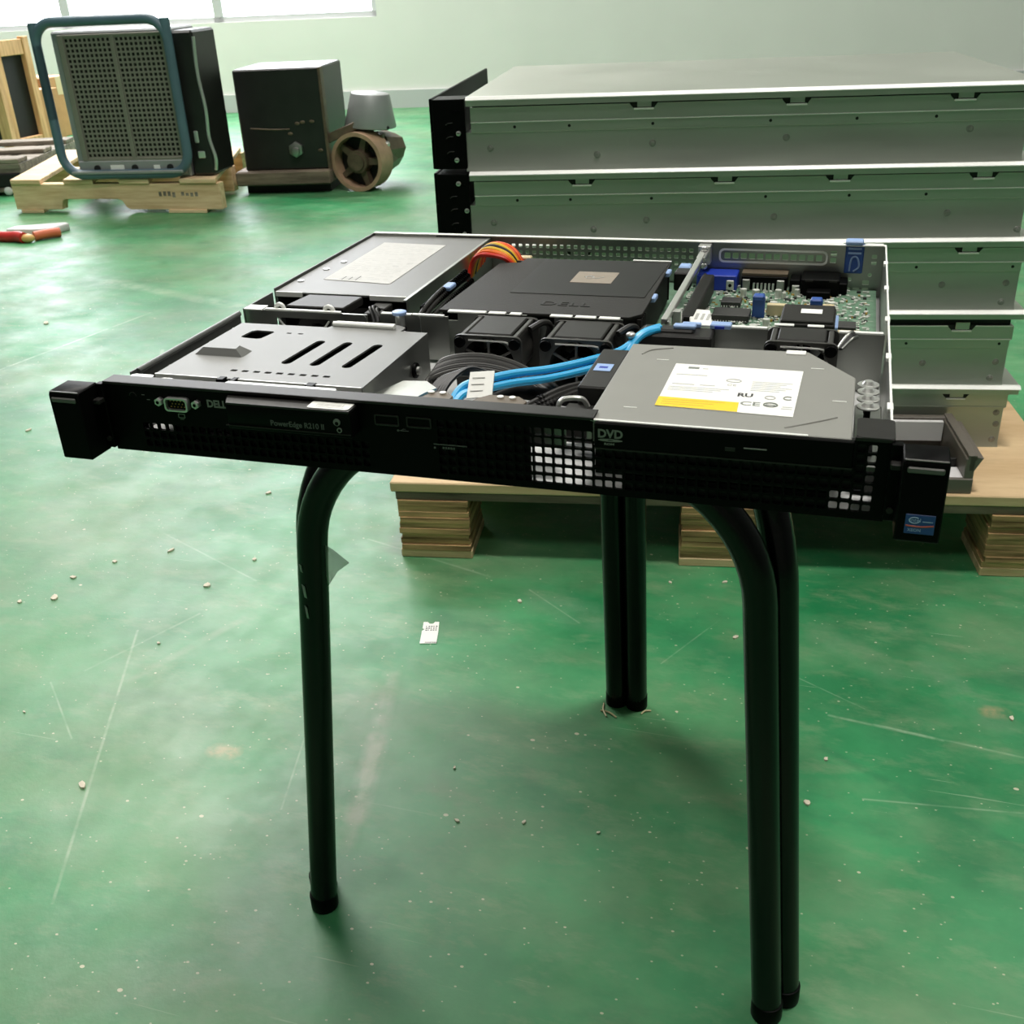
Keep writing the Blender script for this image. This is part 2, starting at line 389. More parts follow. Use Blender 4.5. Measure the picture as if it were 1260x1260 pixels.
tr = MB().box(RX0, RX1, RY1-15, RY1, 0, 100).build('baseboard_back', 'frame', flat=True); tr.rotation_euler = (0, 0, A9); struct(tr)

def lamp(x, y, power, sx=1.3, sy=.5, z=4100, name='unseen_ceiling_light'):
    t = thing('unseen_ceiling_light', 'unseen long white ceiling light fixture hanging below the ceiling', 'light', (x, y, z), 9, 'ceiling light fixtures')
    MB().box(-sx*500-20, sx*500+20, -sy*500-20, sy*500+20, 14, 200, 3).build('housing', 'frame', t)
    MB().box(-sx*500, sx*500, -sy*500, sy*500, 6, 14).build('diffuser', 'emitlamp', t)
    l = bpy.data.lights.new('ceiling_lamp', 'AREA'); l.shape = 'RECTANGLE'; l.size = sx; l.size_y = sy; l.energy = power; l.color = (1, .97, .92)
    o = bpy.data.objects.new('ceiling_lamp', l); C.objects.link(o); o.parent = t; o.location = (0, 0, 0)
    return t
for x, y, pw, sx, sy in LAMPS:  # first lamp follows the stool's shadow; far and front ones are added fill
    lamp(x, y, pw, sx, sy)
# ------------------------------------------------------------------ the opened server on the stool
SV = thing('rack_server', 'opened black-fronted rack server with its lid off, resting on the black tube stool', 'server', (217, 197, 460))
OF = (-217, -197, 0)
def P(name, mb, mats, parent=SV, label=None, ang=35):
    o = mb.build(name, mats, parent, OF, ang)
    if label: o['label'] = label
    return o
# --- chassis: floor and side walls
b = MB().box(.5, 433.5, 2, 390, 0, 1, m=1)
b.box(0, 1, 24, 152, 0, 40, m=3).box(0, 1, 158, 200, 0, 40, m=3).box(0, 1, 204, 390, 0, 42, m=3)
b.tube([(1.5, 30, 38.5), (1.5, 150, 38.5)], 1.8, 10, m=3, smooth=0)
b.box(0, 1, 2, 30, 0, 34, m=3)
b.box(433, 434, 3, 390, 0, 42.2)
b.box(429, 433, 3, 60, 1, 18)
for y in (40, 118, 190, 262, 330): b.box(431.6, 434.6, y, y+9, 40.6, 42.8, .3, m=2)
b.box(433, 434.2, 3, 390, 41.7, 42.5, m=2)
for y in (62, 110, 140): b.cyl((1, y, 30), (2, y, 30), 1.6, 10, m=2)
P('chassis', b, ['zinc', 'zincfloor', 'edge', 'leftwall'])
# silver tray floor and tabs behind the front panel
b = MB().box(6, 160, 20, 24, 20, 21).box(155, 246, 8, 40, 22, 23).box(176, 246, 4, 34, 28, 29)
for x0, x1, y0, y1 in ((6, 21, 11, 20), (27, 36, 11, 17), (70, 140, 11, 19), (156, 172, 14, 20), (216, 244, 13, 24), (246, 272, 14, 26)):
    b.plate(rrect(x0, x1, y0, y1, 2.5), [], 1.2, X=Matrix.Translation((0, 0, 40.2 if x1 < 150 else 36)))
    b.box(x0+2, x1-2, y1-2, y1-1, 20 if x1 < 150 else 15, 40 if x1 < 150 else 36)
P('front_bracket', b, 'zinc')
# --- rear panel
b = MB()
b.box(1, 121, 389, 390, 1, 42); b.box(121, 286, 389, 390, 1, 15); b.box(121, 286, 389, 390, 37, 42)
b.perf(121, 286, 15, 37, 27, 4, .55, 389, 390)
holes = [rrect(310+i*6.55, 314.6+i*6.55, 28.6, 33.4, .6, 2) for i in range(12)]
holes += [rrect(x, x+4.5, z, z+4, .5, 2) for x, z in ((393, 33), (393, 27.5))]
holes += [rrect(404, 418, 22, 40, 1), circ(409, 15, 1.6, 10), circ(424, 19, 1.6, 10)]
holes += [rrect(x, x+5, z, z+3.6, .7, 2) for x in (398, 405, 412, 419) for z in (5, 11) if not (x in (405, 412) and z == 11)]
holes += [rrect(424, 428, z, z+3, .6, 2) for z in (27, 32)]
outer = [(286, 1), (433, 1), (433, 42), (286, 42)]
b.plate(outer, holes, 1, X=front(0, 389.5, 0))
b.plate(rrect(305.5, 391, 25.4, 36.8, 4), [rrect(307, 389.5, 26.9, 35.3, 3)], .9, X=front(0, 388.8, 0), m=1)
b.box(1, 434, 386, 391, 41.6, 42.6, .3, m=1)
b.box(384, 402, 383, 391, 42.4, 43.4, .3, m=1); b.box(418, 432, 384, 391, 42.4, 43.4, .3, m=1)
P('rear_panel', b, ['zinc', 'edge'])
b = MB().box(404, 418, 387.5, 392, 20, 43, .8); b.box(403.5, 417, 383, 394, 43, 46.5, 1, m=1)
b.tube([(408, 386.9, 22), (409, 386.9, 32), (413, 386.9, 33), (415, 386.9, 26), (411, 386.9, 22)], .7, 8, m=1)
b.box(406, 416, 386.6, 388, 35.5, 37, m=1); b.box(406, 416, 386.6, 388, 39, 40.5, m=1)
P('latch', b, ['blue', 'paleblue'], label='blue lid latch on the rear panel')
# --- front panel
FM = ['black', 'blackgrey', 'silverlogo']
b = MB()
b.box(-1, 434, 0, 2, 0, 3.2); b.box(-1, 20, 0, 2, 3.2, 42.4); b.box(428, 434, 0, 2, 3.2, 42.4)
b.perf(20, 165, 3.2, 19.4, 27, 3, .78, 0, 2)                      # vents below the pull-out tab
b.box(20, 165, 0, 2, 19.4, 26)
b.box(165, 205, 0, 2, 3.2, 26)
b.perf(205, 290.5, 3.2, 35.6, 16, 6, .8, 0, 2)                    # vents in the middle
b.box(205, 290.5, 0, 2, 35.6, 42.4)
b.perf(290.5, 418, 3.2, 26.4, 24, 4, .78, 0, 2)                   # vents below the optical drive
b.perf(418, 428, 3.2, 40, 2, 7, .8, 0, 2); b.box(418, 428, 0, 2, 40, 42.4)
b.box(290.5, 418, 0, 2, 26.4, 27.2)
# upper left field, with the video port cut-out left solid behind the shell
b.box(20, 205, 0, 2, 26, 42.4)
b.box(-1, 291, -.4, 11, 42.2, 43, .25, m=1)                       # top flange
b.box(-1, 291, -.7, .3, 41.4, 43, .2, m=1)
b.plate(rrect(417.5, 435, -.5, 24, 3), [], 1, X=Matrix.Translation((0, 0, 42.9)), m=1)
b.box(417, 435, -.6, .4, 41.2, 43.3, .3, m=1)
P('front_panel', b, FM)
# black sheets added behind the vents and bay slots, imitating the shade inside
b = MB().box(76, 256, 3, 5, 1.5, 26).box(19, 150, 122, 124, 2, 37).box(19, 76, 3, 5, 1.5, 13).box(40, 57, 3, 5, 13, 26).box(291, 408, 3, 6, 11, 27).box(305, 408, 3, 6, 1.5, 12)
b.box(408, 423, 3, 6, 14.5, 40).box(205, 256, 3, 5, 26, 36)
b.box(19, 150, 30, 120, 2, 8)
P('vent_shade', b, 'blackmatte')
# video port
b = MB()
b.plate(rrect(40.5, 55.5, 28.6, 36.6, 2), [rrect(41.5, 54.5, 29.5, 35.7, 1.6)], 4, X=front(0, -1.5, 0))
b.box(41, 55, -1.2, -.4, 29, 36, m=1)
for i in range(5):
    for k in range(3): b.cyl((43.6+i*2.2+(k == 1)*1.0, -1.5, 30.9+k*1.75), (43.6+i*2.2+(k == 1)*1.0, -1.1, 30.9+k*1.75), .35, 6, m=2)
P('video_port', b, ['silver', 'black', 'gold'], label='silver rimmed video socket')
for x, z in ((36.2, 33.4), (60.4, 33.4)):
    b = MB().cyl((x, 0, z), (x, -3, z), 2.5, 6); b.cyl((x, -2.6, z), (x, -3.4, z), 1.7, 14); b.cyl((x, -3.2, z), (x, -3.6, z), 1.0, 12, m=1)
    P('screw_nut', b, ['silver', 'black'])
b = MB().plate(rrect(46, 50.5, 23.4, 26.2, .5), [rrect(46.5, 50, 23.9, 25.7, .4)], .2, X=front(0, -.05, 0)); b.box(47, 49.5, -.15, 0, 22.6, 22.9)
b.text('DELL', 6.0, front(66.5, -.05, 31.9), .12, sx=.95, fat=.22)
for x0, x1, z in ((24, 26, 36), (27, 29, 33.2)): b.box(x0, x1, -.15, 0, z, z+.3)
P('panel_print', b, 'silverlogo', label='grey lettering and icons printed on the front panel')
# round indicator outline
b = MB().tube([(18+2.2*math.cos(t*PI/10), -.1, 35+2.2*math.sin(t*PI/10)) for t in range(11)], .25, 6, smooth=0)
P('indicator_button', b, 'blackgrey')
# pull-out information tab
b = MB()
X = Matrix(((1, 0, 0, 0), (0, 1, 0, 0), (0, 0, 1, 0), (0, 0, 0, 1)))
b.prism([(79.5, 0), (85.5, -10.5), (160.5, -10.5), (160.5, 0)], 24.6, 39.6, bev=.4)
b.prism([(81, 0), (86.3, -10.9), (160, -10.9), (160, 0)], 38.9, 40.1, m=1)
b.box(84, 160, -11, -9.5, 26.3, 26.8, m=1)
tab = P('information_tab', b, FM)
b = MB().plate(rrect(134.5, 159, -9.6, 1, 2), [], .3, X=Matrix.Translation((0, 0, 40.35)))
for i in range(14): b.box(139+i*1.15, 139.4+i*1.15+(i % 3)*.15, -6.5, -3.2, 40.5, 40.56, m=1)
b.box(138.5, 156, -7.9, -7.5, 40.5, 40.56, m=1)
P('sticker', b, ['white', 'print_'], tab, 'white sticker on the tab')
b = MB().text('PowerEdge R210 II', 4.4, front(112, -10.6, 28.6), .1, sx=.96, fat=.07, m=2)
b.cyl((152.6, -10.4, 33.6), (152.6, -11.2, 33.6), 2.0, 18); b.cyl((153.6, -10.4, 29), (153.6, -11, 29), 1.5, 14)
b.cyl((153.6, -11, 29), (153.6, -11.1, 29), .9, 10, m=1); b.cyl((152.6, -11.2, 33), (152.6, -11.3, 33), 1.1, 10, m=1)
P('tab_print', b, ['silverlogo', 'black', 'dim'], tab, 'grey lettering with two round buttons')
# usb sockets
for x in (170, 188.5):
    b = MB().plate(rrect(x, x+14.2, 29.6, 35.6, .6), [rrect(x+.7, x+13.5, 30.3, 34.9, .4)], 1.2, X=front(0, -.3, 0)); b.box(x+1.2, x+13, -.2, 0, 33, 34.4, m=1)
    b.box(x+.8, x+13.4, -.8, -.3, 29.5, 30, m=2)
    P('usb_socket', b, ['blackgrey', 'black', 'silverlogo'])
b = MB().tube([(183, -.1, 27), (189, -.1, 27)], .2, 6, smooth=0); b.cyl((183, 0, 27), (183, -.3, 27), .6, 8); b.tube([(184.5, -.1, 27), (186, -.1, 28), (187.5, -.1, 28)], .2, 6, smooth=0)
b.box(203, 222, -.25, 0, 20.6, 21.1); b.box(203, 204, -.2, 0, 18.2, 19.2)
for i in range(5): b.box(208+i*1.5, 209+i*1.5, -.2, 0, 18.4, 19.6)
P('usb_print', b, 'dim', label='grey icons under the front sockets')
# --- rack ears
def ear(x0, x1, inner, sticker):
    b = MB()
    pts = [(-19.5, 1.2), (-19.5, 39.8), (-17.8, 42.0), (0, 42.4), (0, 6), (-8, 1.2)] if 0 else [(-19.5, .6), (-19.5, 40), (-18, 42), (-1, 42.4), (-1, .6)]
    X = Matrix(((0, 0, 1, 0), (1, 0, 0, 0), (0, 1, 0, 0), (0, 0, 0, 1)))
    b.prism(pts, x0, x1, X=X, bev=.7)
    b.box(x0+2, x1-2, -20.4, -19, 35.8, 38.8, .6, m=3); b.box(x0+.6, x1-.6, -18.9, -17.6, 41.2, 42, .3, m=3)  # grey bars paint the bevel highlights on the ear
    lo, hi = (x1, inner) if inner > x1 else (inner, x0)
    b.box(lo-.5, hi+.5, -3, 1.5, 2, 42, .4)
    b.box(lo-.3, hi+.3, -8, -2, 31, 34, .5, m=1)
    b.cyl(((lo+hi)/2, -3, 8), ((lo+hi)/2, -4.2, 8), 1.6, 12, m=1)
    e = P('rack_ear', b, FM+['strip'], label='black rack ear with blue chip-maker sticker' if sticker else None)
    if sticker:
        b = MB().box(442.4, 455.4, -19.9, -19.4, 5.2, 15.2, .2)
        b.tube([(445.2+2.3*math.cos(t*PI/8)*1.0+1.2, -20, 12.3+1.5*math.sin(t*PI/8)) for t in range(2, 17)], .28, 6, m=2, smooth=0)
        b.text('intel', 2.9, front(444.2, -19.95, 11.4), .05, m=2); b.box(450, 454.4, -20, -19.9, 11.6, 12, m=2)
        b.tube([(442.8, -19.9, 9.4), (446, -19.9, 9.2), (450, -19.9, 9.2), (455, -19.9, 10)], .42, 6, m=1)
        b.text('XEON', 2.1, front(443.8, -19.95, 6.5), .05, m=2)
        P('sticker', b, ['intelblue', 'intelred', 'intelw'], e, 'blue processor sticker with a red stripe')
ear(-24.3, -4, -.5, False)
ear(438.3, 458.3, 434, True)
# --- empty drive bay bracket
b = MB()
holes = [slot((91, 96), (88, 57), 3.3), slot((110, 96), (107, 57), 3.3), slot((131, 95), (128, 57), 3.3),
         [(33, 98), (36, 96.5), (46, 95.5), (48.5, 97), (51, 110), (49, 112), (37, 112.5), (34, 110)]]
holes += [rrect(61+i*7.6, 65.2+i*7.6, 36.2, 39.2, .5, 2) for i in range(9)] + [rrect(60+i*8.5, 63.5+i*8.5, 109, 111, .4, 2) for i in range(2)]
holes += [rrect(22, 56, 60, 73, 1.5)]
b.plate([(18, 24), (152.5, 24), (152.5, 126), (134, 126), (134, 134), (128, 138), (88, 138), (82, 126), (18, 126)], holes, 1.1, X=Matrix.Translation((0, 0, 39.6)))
b.box(151.6, 152.6, 24, 126, 4, 39.6, m=1); b.box(18, 19, 24, 126, 20, 39.6, m=1)
b.box(152.6, 166, 24, 118, 4, 5, m=1)
b.tube([(84, 131, 41), (128, 130, 41)], 2.0, 10, m=2); b.tube([(84, 136.5, 40.4), (126, 136, 40.4)], 1.2, 10, m=2)
b.box(18, 60, 23.4, 24.4, 38, 40.4, m=2); b.box(74, 152, 23.4, 24.4, 38, 40.4, m=2)
# pressed-out dish in the top plate
v = [(22, 60, 39.6), (56, 60, 39.6), (56, 73, 39.6), (22, 73, 39.6), (27, 63.5, 44.2), (50, 63.5, 44.2), (49, 70, 44.2), (27, 70, 44.2)]
q = [b.bm.verts.new(x) for x in v]
for f in ((0, 1, 5, 4), (1, 2, 6, 5), (2, 3, 7, 6), (3, 0, 4, 7), (4, 5, 6, 7)): b.bm.faces.new([q[i] for i in f])
bay = P('drive_bay_bracket', b, ['greyplate', 'zinc', 'edge'])
for x0, x1 in ((61, 66), (70, 74), (118, 124)):
    P('clip', MB().box(x0, x1, 20, 26, 37.5, 40.8, .6), 'black', bay)
b = MB().cyl((124, 149, 36), (124, 149, 44.5), 3.2, 20); b.cyl((124, 149, 44), (124, 149, 46.4), 4.9, 24, m=1, bev=.6)
P('thumbscrew', b, ['silver', 'paleblue'], bay, 'silver thumbscrew with a pale blue cap')
b = MB().cyl((151, 100, 24), (154.5, 100, 24), 5, 20, bev=.8); b.cyl((154, 100, 24), (156.5, 100, 24), 2.6, 12, m=1)
P('grommet', b, ['black', 'silver'], bay)
# --- centre brackets and their flanges
b = MB()
b.plate([(2, 1), (96, 1), (96, 40), (2, 40)], [rrect(14, 22, 16, 30, 1), rrect(26, 68, 8, 35, 2), rrect(71, 79, 14, 34, 1)], 1, X=front(0, 158, 0))
b.box(2, 16, 156, 166, 39.6, 40.6, .2, m=1); b.box(18, 76, 157, 160, 39.6, 41, .3, m=1); b.box(70, 96, 151, 158.5, 30, 31, .2)
b.plate(rrect(78, 97, 22, 41, 3), [], 1, X=front(0, 154, 0))
b.plate(rrect(104, 134, 12, 41, 3), [circ(122, 31, 2)], 1, X=front(0, 160, 0)); b.box(106, 114, 158.5, 162, 40.6, 41.4, .2, m=1); b.box(117, 128, 158.5, 162, 40.6, 41.4, .2, m=1)
b.box(128, 152, 165, 166, 8, 39); b.box(126, 149, 164.6, 167.4, 38.6, 39.8, .2, m=1)
for x in (28, 66): b.tube([(x-3.5, 161, 38), (x-2.6, 161, 42), (x, 161, 43.4), (x+2.6, 161, 42), (x+3.5, 161, 38)], 1.5, 10, m=1)
# grille arms over the blower opening
b.tube([(28, 157, 34), (40, 157, 21), (48, 157, 19), (56, 157, 21), (67, 157, 34)], .7, 8, m=1, smooth=3); b.cyl((47.5, 157, 16), (47.5, 158.5, 16), 6, 20)
# fan wall
b.box(148, 329, 173.5, 174.5, 1, 34); b.box(329, 432, 174.5, 175.5, 1, 38)
for x0, x1 in ((149, 176), (178, 190), (193, 201), (221, 236), (238, 252), (254, 268)): b.box(x0, x1, 172.4, 177, 39.6, 40.8, .3, m=1)
for x0, x1 in ((311, 362), (405, 431)): b.box(x0, x1, 173.4, 176.5, 38, 39.4, .3, m=1)
b.box(156, 205, 173.6, 174.6, 34, 40); b.box(224, 270, 173.6, 174.6, 34, 40)
for x0, x1 in ((366, 378), (386, 396)): b.box(x0, x1, 172.4, 176, 41.2, 42.2, .3, m=1)
P('fan_wall', b, ['zinc', 'edge'])
# --- fans
def fan(cx, y0, y1, z1, w=41):
    b = MB(); zc = (z1+2)/2; hx = w/2; hz = (z1-2)/2; h = hz
    for y in (y0+1.2, y1-1.2): b.plate(rrect(cx-hx, cx+hx, zc-hz, zc+hz, 4), [circ(cx, zc, h-1.2, 32)], 2.4, X=front(0, y, 0))
    b.plate(circ(cx, zc, h-.2, 32), [circ(cx, zc, h-1.2, 32)], y1-y0-3, X=front(0, (y0+y1)/2, 0))
    b.box(cx-hx*.66, cx+hx*.66, y0+4, y1-1, z1-2.4, z1+.4, .8, m=1)
    for sx in (-1, 1): b.box(cx+sx*hx*.78-1.6, cx+sx*hx*.78+1.6, y0+2, y1-2, z1-3.8, z1-.2, .6)
    f = P('fan', b, ['fangrey', 'blackgrey'])
    g = MB().cyl((cx, y0+1, zc), (cx, y0+5, zc), 6.5, 24, bev=.6)
    for k in range(6):
        a = PI/2+k*PI/3; g.tube([(cx+5*math.cos(a), y0+2, zc+5*math.sin(a)), (cx+(h-1.5)*math.cos(a), y0+2, zc+(h-1.5)*math.sin(a))], .95, 8, smooth=0)
    P('fan_guard', g, 'strip', f)
    r = MB().cyl((cx, y0+7, zc), (cx, y0+18, zc), 8.5, 24)
    for k in range(5):
        a = k*2*PI/5; q = []
        for t in range(6):
            u = t/5; rr = 8+u*(h-11.5)
            for s_, (da, yy) in enumerate(((-.28, y0+8), (.42, y0+17))): q.append((cx+rr*math.cos(a+da+u*.25), yy, zc+rr*math.sin(a+da+u*.25)))
        vs = [r.bm.verts.new(p) for p in q]
        for t in range(5): r.bm.faces.new((vs[2*t], vs[2*t+1], vs[2*t+3], vs[2*t+2]))
    P('impeller', r, 'black', f)
    for sx in (-1, 1):
        P('fan_pin', MB().cyl((cx+sx*(hx-4.2), y0-2.2, z1-4.6), (cx+sx*(hx-4.2), y0+1, z1-4.6), 3.7, 18, bev=.6), 'black', f)
    h2 = MB().tube([(cx-hx*.55, y0-.8, z1-3), (cx+hx*.5, y0-.8, z1-3.2), (cx+hx*.62, y0-.8, z1-5)], .55, 8, smooth=3)
    P('wire_clip', h2, 'silver', f)
    return f
fan(192, 128, 171, 39.5, 45)
fan(249, 131, 171, 39, 47)
fan(384, 143, 172, 41, 43)
b = MB()
b.plate(rrect(28, 75, 3, 40, 4), [circ(51, 21, 16, 32)], 3, X=front(0, 168, 0))
b.prism([(29, 167), (74, 167), (76, 196), (33, 196)], 35, 41, bev=.8, m=1); b.box(29, 74, 168, 196, 3, 5)
b.box(40, 62, 166.4, 167.4, 20, 22); b.cyl((51, 166, 21), (51, 170, 21), 7, 20)
P('blower', b, ['black', 'blackgrey'])
for x in (80, 84, 88): pass
# --- power supply
b = MB()
b.box(2, 110.5, 203, 388, 38.8, 40.2, .3)
b.box(2, 3, 203, 388, 2, 39); b.box(109, 110.5, 196, 388, 2, 39, .2, m=1); b.box(2, 110, 203.5, 204.5, 2, 30, m=2); b.box(3, 109, 386.5, 388, 2, 38)
b.box(3, 109, 205, 386, 2, 3)
for x0, x1 in ((2, 24), (78, 107)): b.box(x0, x1, 202, 203.6, 36.5, 40.2, .2, m=3)
b.box(24, 78, 202.5, 203.6, 38.6, 40.1, .2, m=1); b.box(108, 110.8, 193, 386, 39.2, 40.6, .3, m=1)
b.box(2, 60, 386.8, 388.4, 40.2, 41.2, m=3)
psu = P('power_supply', b, ['psu', 'zinc', 'dark', 'edge'])
b = MB(); X = flatm(0, 0, 40.35)
b.plate([(24, 239), (81, 233), (80.5, 356.5), (22.5, 360)], [], .25, X=X)
r2 = random.Random(3)
for i in range(26):
    y = 244+i*4.2
    if 16 <= i <= 17: continue
    x = 28
    while x < 74:
        w_ = r2.uniform(3, 12)
        if r2.random() < .75 and not (i < 5 and x < 52): b.box(x, min(x+w_, 76), y, y+1.0, 40.4, 40.5, m=1)
        x += w_+r2.uniform(1, 4)
for i in range(9): b.box(36+i*1.9, 37+i*1.9, 240, 248+(i % 4), 40.4, 40.52, m=2 if i % 3 == 1 else 1)
for (x, y) in ((70, 268), (71, 292), (62, 283), (70, 340)): b.box(x, x+5, y, y+3, 40.4, 40.52, m=1)
P('label', b, ['pallabel', 'print_', 'inkdark'], psu, 'large white rating label')
for x, y in ((8, 232), (12, 268), (16, 292)): P('stamped_mark', MB().cyl((x, y, 40), (x, y, 40.8), 2.6, 14), 'zinc', psu)
b = MB().box(84, 97, 186, 200, 24, 36, .8).box(84, 97, 176, 186, 26, 35, .8)
P('power_connector', b, 'blackgrey', psu)
for i, (dx, dz) in enumerate(((0, 0), (2.6, 1), (5.2, -.5), (1.3, -2.4), (4, -3))):
    b = MB().tube([(87+dx, 188, 35+dz), (89+dx, 178, 38+dz), (96+dx, 168, 32+dz), (98+dx, 160, 22+dz), (99+dx, 154, 12+dz)], 1.15, 8)
    P('power_wire', b, 'wblk')
# coloured wires looping out of the power supply
cols = ['wred', 'worange', 'wyel', 'wblk', 'wyel', 'worange', 'wred', 'worange', 'wred']
for i, c in enumerate(cols):
    u = i/8
    b = MB().tube([(111, 322+u*40, 20+u*6), (114, 326+u*38, 34+u*2), (121+u*2, 322+u*40, 41+3*math.sin(PI*u)), (132+u*3, 318+u*34, 43+4*math.sin(PI*u)), (146, 318+u*26, 40+2*math.sin(PI*u)), (153, 322+u*20, 30)], 1.9, 8)
    P('power_wire', b, c, label={'wred': 'red wire', 'worange': 'orange wire', 'wyel': 'yellow wire', 'wblk': 'black wire'}[c])
P('plug', MB().box(140, 158, 344, 352, 28, 35.5, .8), 'beige')
# braided leads running beside the power supply
for i, (z, dx) in enumerate(((33, 0), (29, 3), (36, -2))):
    b = MB().tube([(126+dx, 168, z-8), (127+dx, 190, z), (124+dx, 225, z+1), (122+dx, 262, z), (120+dx, 300, z-4)], 1.7, 8)
    for k in range(26):
        y = 190+k*4; b.cyl((125.6+dx-(k*.12), y, z+.4), (125.6+dx-(k*.12), y+1, z+.4), 2.0, 8, m=1)
    P('braided_lead', b, ['blackgrey', 'black'])
b = MB().box(120, 127, 238, 252, 35, 38.5, .8)
P('cable_clip', b, 'paleblue')
# --- air shroud
b = MB()
b.prism([(139, 182), (272, 184), (279, 193), (279, 209), (276, 331), (160, 330), (158, 316), (142.5, 312)], 36.6, 38.6, bev=.3)
b.prism([(141, 184), (143, 184), (146, 328), (144, 328)], 10, 37); b.prism([(143, 326), (275, 327), (275, 329), (143, 328)], 10, 37)
b.prism([(268, 186), (277, 194), (277, 209), (274, 329), (272, 329), (275, 209), (275, 195), (267, 188)], 9, 37)
b.prism([(275, 210), (277.4, 210), (276.6, 262), (274.6, 262)], 33, 38.4)
for y in range(188, 206, 4): b.box(276.5, 279.5, y, y+1.8, 10, 36)
b.box(246, 276, 329, 331.5, 38.6, 39.8, .2, m=1)
sh = P('air_shroud', b, ['shroud', 'edge'])
P('insulating_film', MB().plate([(176, 230), (273.5, 231), (275, 328), (176, 328)], [], .3, X=Matrix.Translation((0, 0, 38.8))), 'film', sh)
b = MB().box(212, 243, 262, 293, 38.9, 39.2, .1)
b.tube([(220+i*1.6, 277+2.6*math.sin(i*.8), 39.25) for i in range(10)], .35, 6, m=1); b.tube([(224+3*math.cos(t*PI/6), 277+4*math.sin(t*PI/6), 39.25) for t in range(13)], .3, 6, m=1, smooth=0)
P('sticker', b, ['sticker', 'print_'], sh, 'square copper grey sticker')
b = MB().text('DELL', 12, flatm(205, 203.5, 38.55), .35, sx=1.35)
P('embossed_logo', b, 'film', sh)
for y, x in ((232, 277.3), (300, 276)): P('release_tab', MB().box(x-1.5, x+3.5, y, y+12, 35, 38.4, .6), 'paleblue', sh)
P('shroud_lever', MB().box(280, 292, 318, 334, 20, 34, 1).box(281, 290, 333, 345, 31, 35, 1, m=1), ['blackgrey', 'paleblue'], sh)
# --- mainboard
b = MB().box(124, 430, 178, 387, 6, 7.6)
r3 = random.Random(11)
for i in range(1500):
    x, y = r3.uniform(286, 424), r3.uniform(200, 380)
    w_, d_, h_ = r3.uniform(.8, 3.2), r3.uniform(.8, 3.2), r3.uniform(.5, 1.6)
    b.box(x, x+w_, y, y+d_, 7.5, 7.6+h_, m=1 if r3.random() < .84 else (2 if r3.random() < .7 else 3))
for i in range(36):
    x, y = r3.uniform(290, 420), r3.uniform(210, 370); b.cyl((x, y, 7.5), (x, y, 7.6+r3.uniform(3, 7)), r3.uniform(1.6, 3), 12, m=1)
for i in range(60):
    x, y = r3.uniform(290, 415), r3.uniform(205, 375); l = r3.uniform(6, 24)
    if r3.random() < .5: b.box(x, min(x+l, 428), y, y+.6, 7.6, 7.75, m=1)
    else: b.box(x, x+.6, y, min(y+l, 386), 7.6, 7.75, m=1)
bd = P('circuit_board', b, ['pcb', 'solder', 'chip', 'gold'])
for x0, x1, y0, y1, z in ((314, 341, 284, 304, 13), (316, 331, 322, 336, 12), (404, 416, 262, 276, 15)):
    b = MB().box(x0, x1, y0, y1, 7.6, z, .4)
    for k in range(int((x1-x0)/2)): b.box(x0+k*2+.4, x0+k*2+1.2, y0-1, y1+1, 7.6, 9, m=1)
    P('chip', b, ['chip', 'solder'], bd)
b = MB().box(366, 402, 222, 262, 8, 28, .8).box(367, 401, 223, 261, 26, 30, .6)
hs = P('heat_sink', b, ['shroud', 'black'], bd)
P('label', MB().box(379, 393, 240, 250, 30, 30.25), 'white', hs, 'small white label')
P('blue_pin', MB().ball((384, 222, 22), 3.2).ball((391, 222, 21), 2.2), 'vgablue', hs)
P('side_clip', MB().box(401.5, 404, 228, 256, 12, 25, .5), 'paleblue', hs)
for x, y in ((342, 296), (383, 292)):
    P('memory_clip', MB().box(x, x+9, y, y+5, 8, 24, .8).box(x+.5, x+8.5, y-3, y+6, 22, 25.5, .8), 'blue', bd, 'blue clip')
b = MB().prism([(308, 214), (323, 215), (317, 250), (302, 251)], 8, 26.5, bev=.6)
for k in range(3): b.box(309+k*4, 311+k*4, 226, 240, 26.4, 26.7, m=1)
P('board_header', b, ['white', 'print_'], bd, 'white socket')
P('slot_connector', MB().box(395, 420, 236, 246, 12, 18, .6).box(398, 418, 224, 230, 11, 14, .4, m=1), ['beige', 'gold'], bd)
P('slot_connector', MB().box(352, 366, 302, 307, 8, 17, .5).box(382, 400, 306, 310, 8, 17, .5), 'beige', bd)
# rear sockets
P('video_connector', MB().box(291, 323, 366, 388, 8, 20.5, .8).box(315, 321, 364.5, 367, 9, 17, .5, m=1).cyl((318, 364, 13), (318, 365, 13), 1.4, 10, m=2), ['vgablue', 'silver', 'black'], bd, 'blue video connector')
b = MB().box(326, 362, 372, 388, 8, 19, .6); b.box(327, 333, 369.5, 373, 8, 17, .5, m=1); b.box(354, 360, 369.5, 373, 8, 17, .5, m=1)
for k in range(6): b.box(335.5+k*3, 337+k*3, 370, 373, 8, 14, m=2)
b.box(326, 362, 374, 388, 19, 21, m=3)
P('serial_connector', b, ['black', 'zinc', 'silver', 'brownpcb'], bd)
P('network_connector', MB().box(364, 372, 370, 388, 7, 18, .6).box(373, 402, 362, 388, 7, 21, .8).box(378, 396, 352, 364, 7, 14, .8).box(400, 408, 368, 388, 8, 17, .8).box(376, 382, 361.5, 364, 19, 20.6, m=1).box(394, 400, 361.5, 364, 19, 20.6, m=1), ['black', 'blackgrey'], bd)
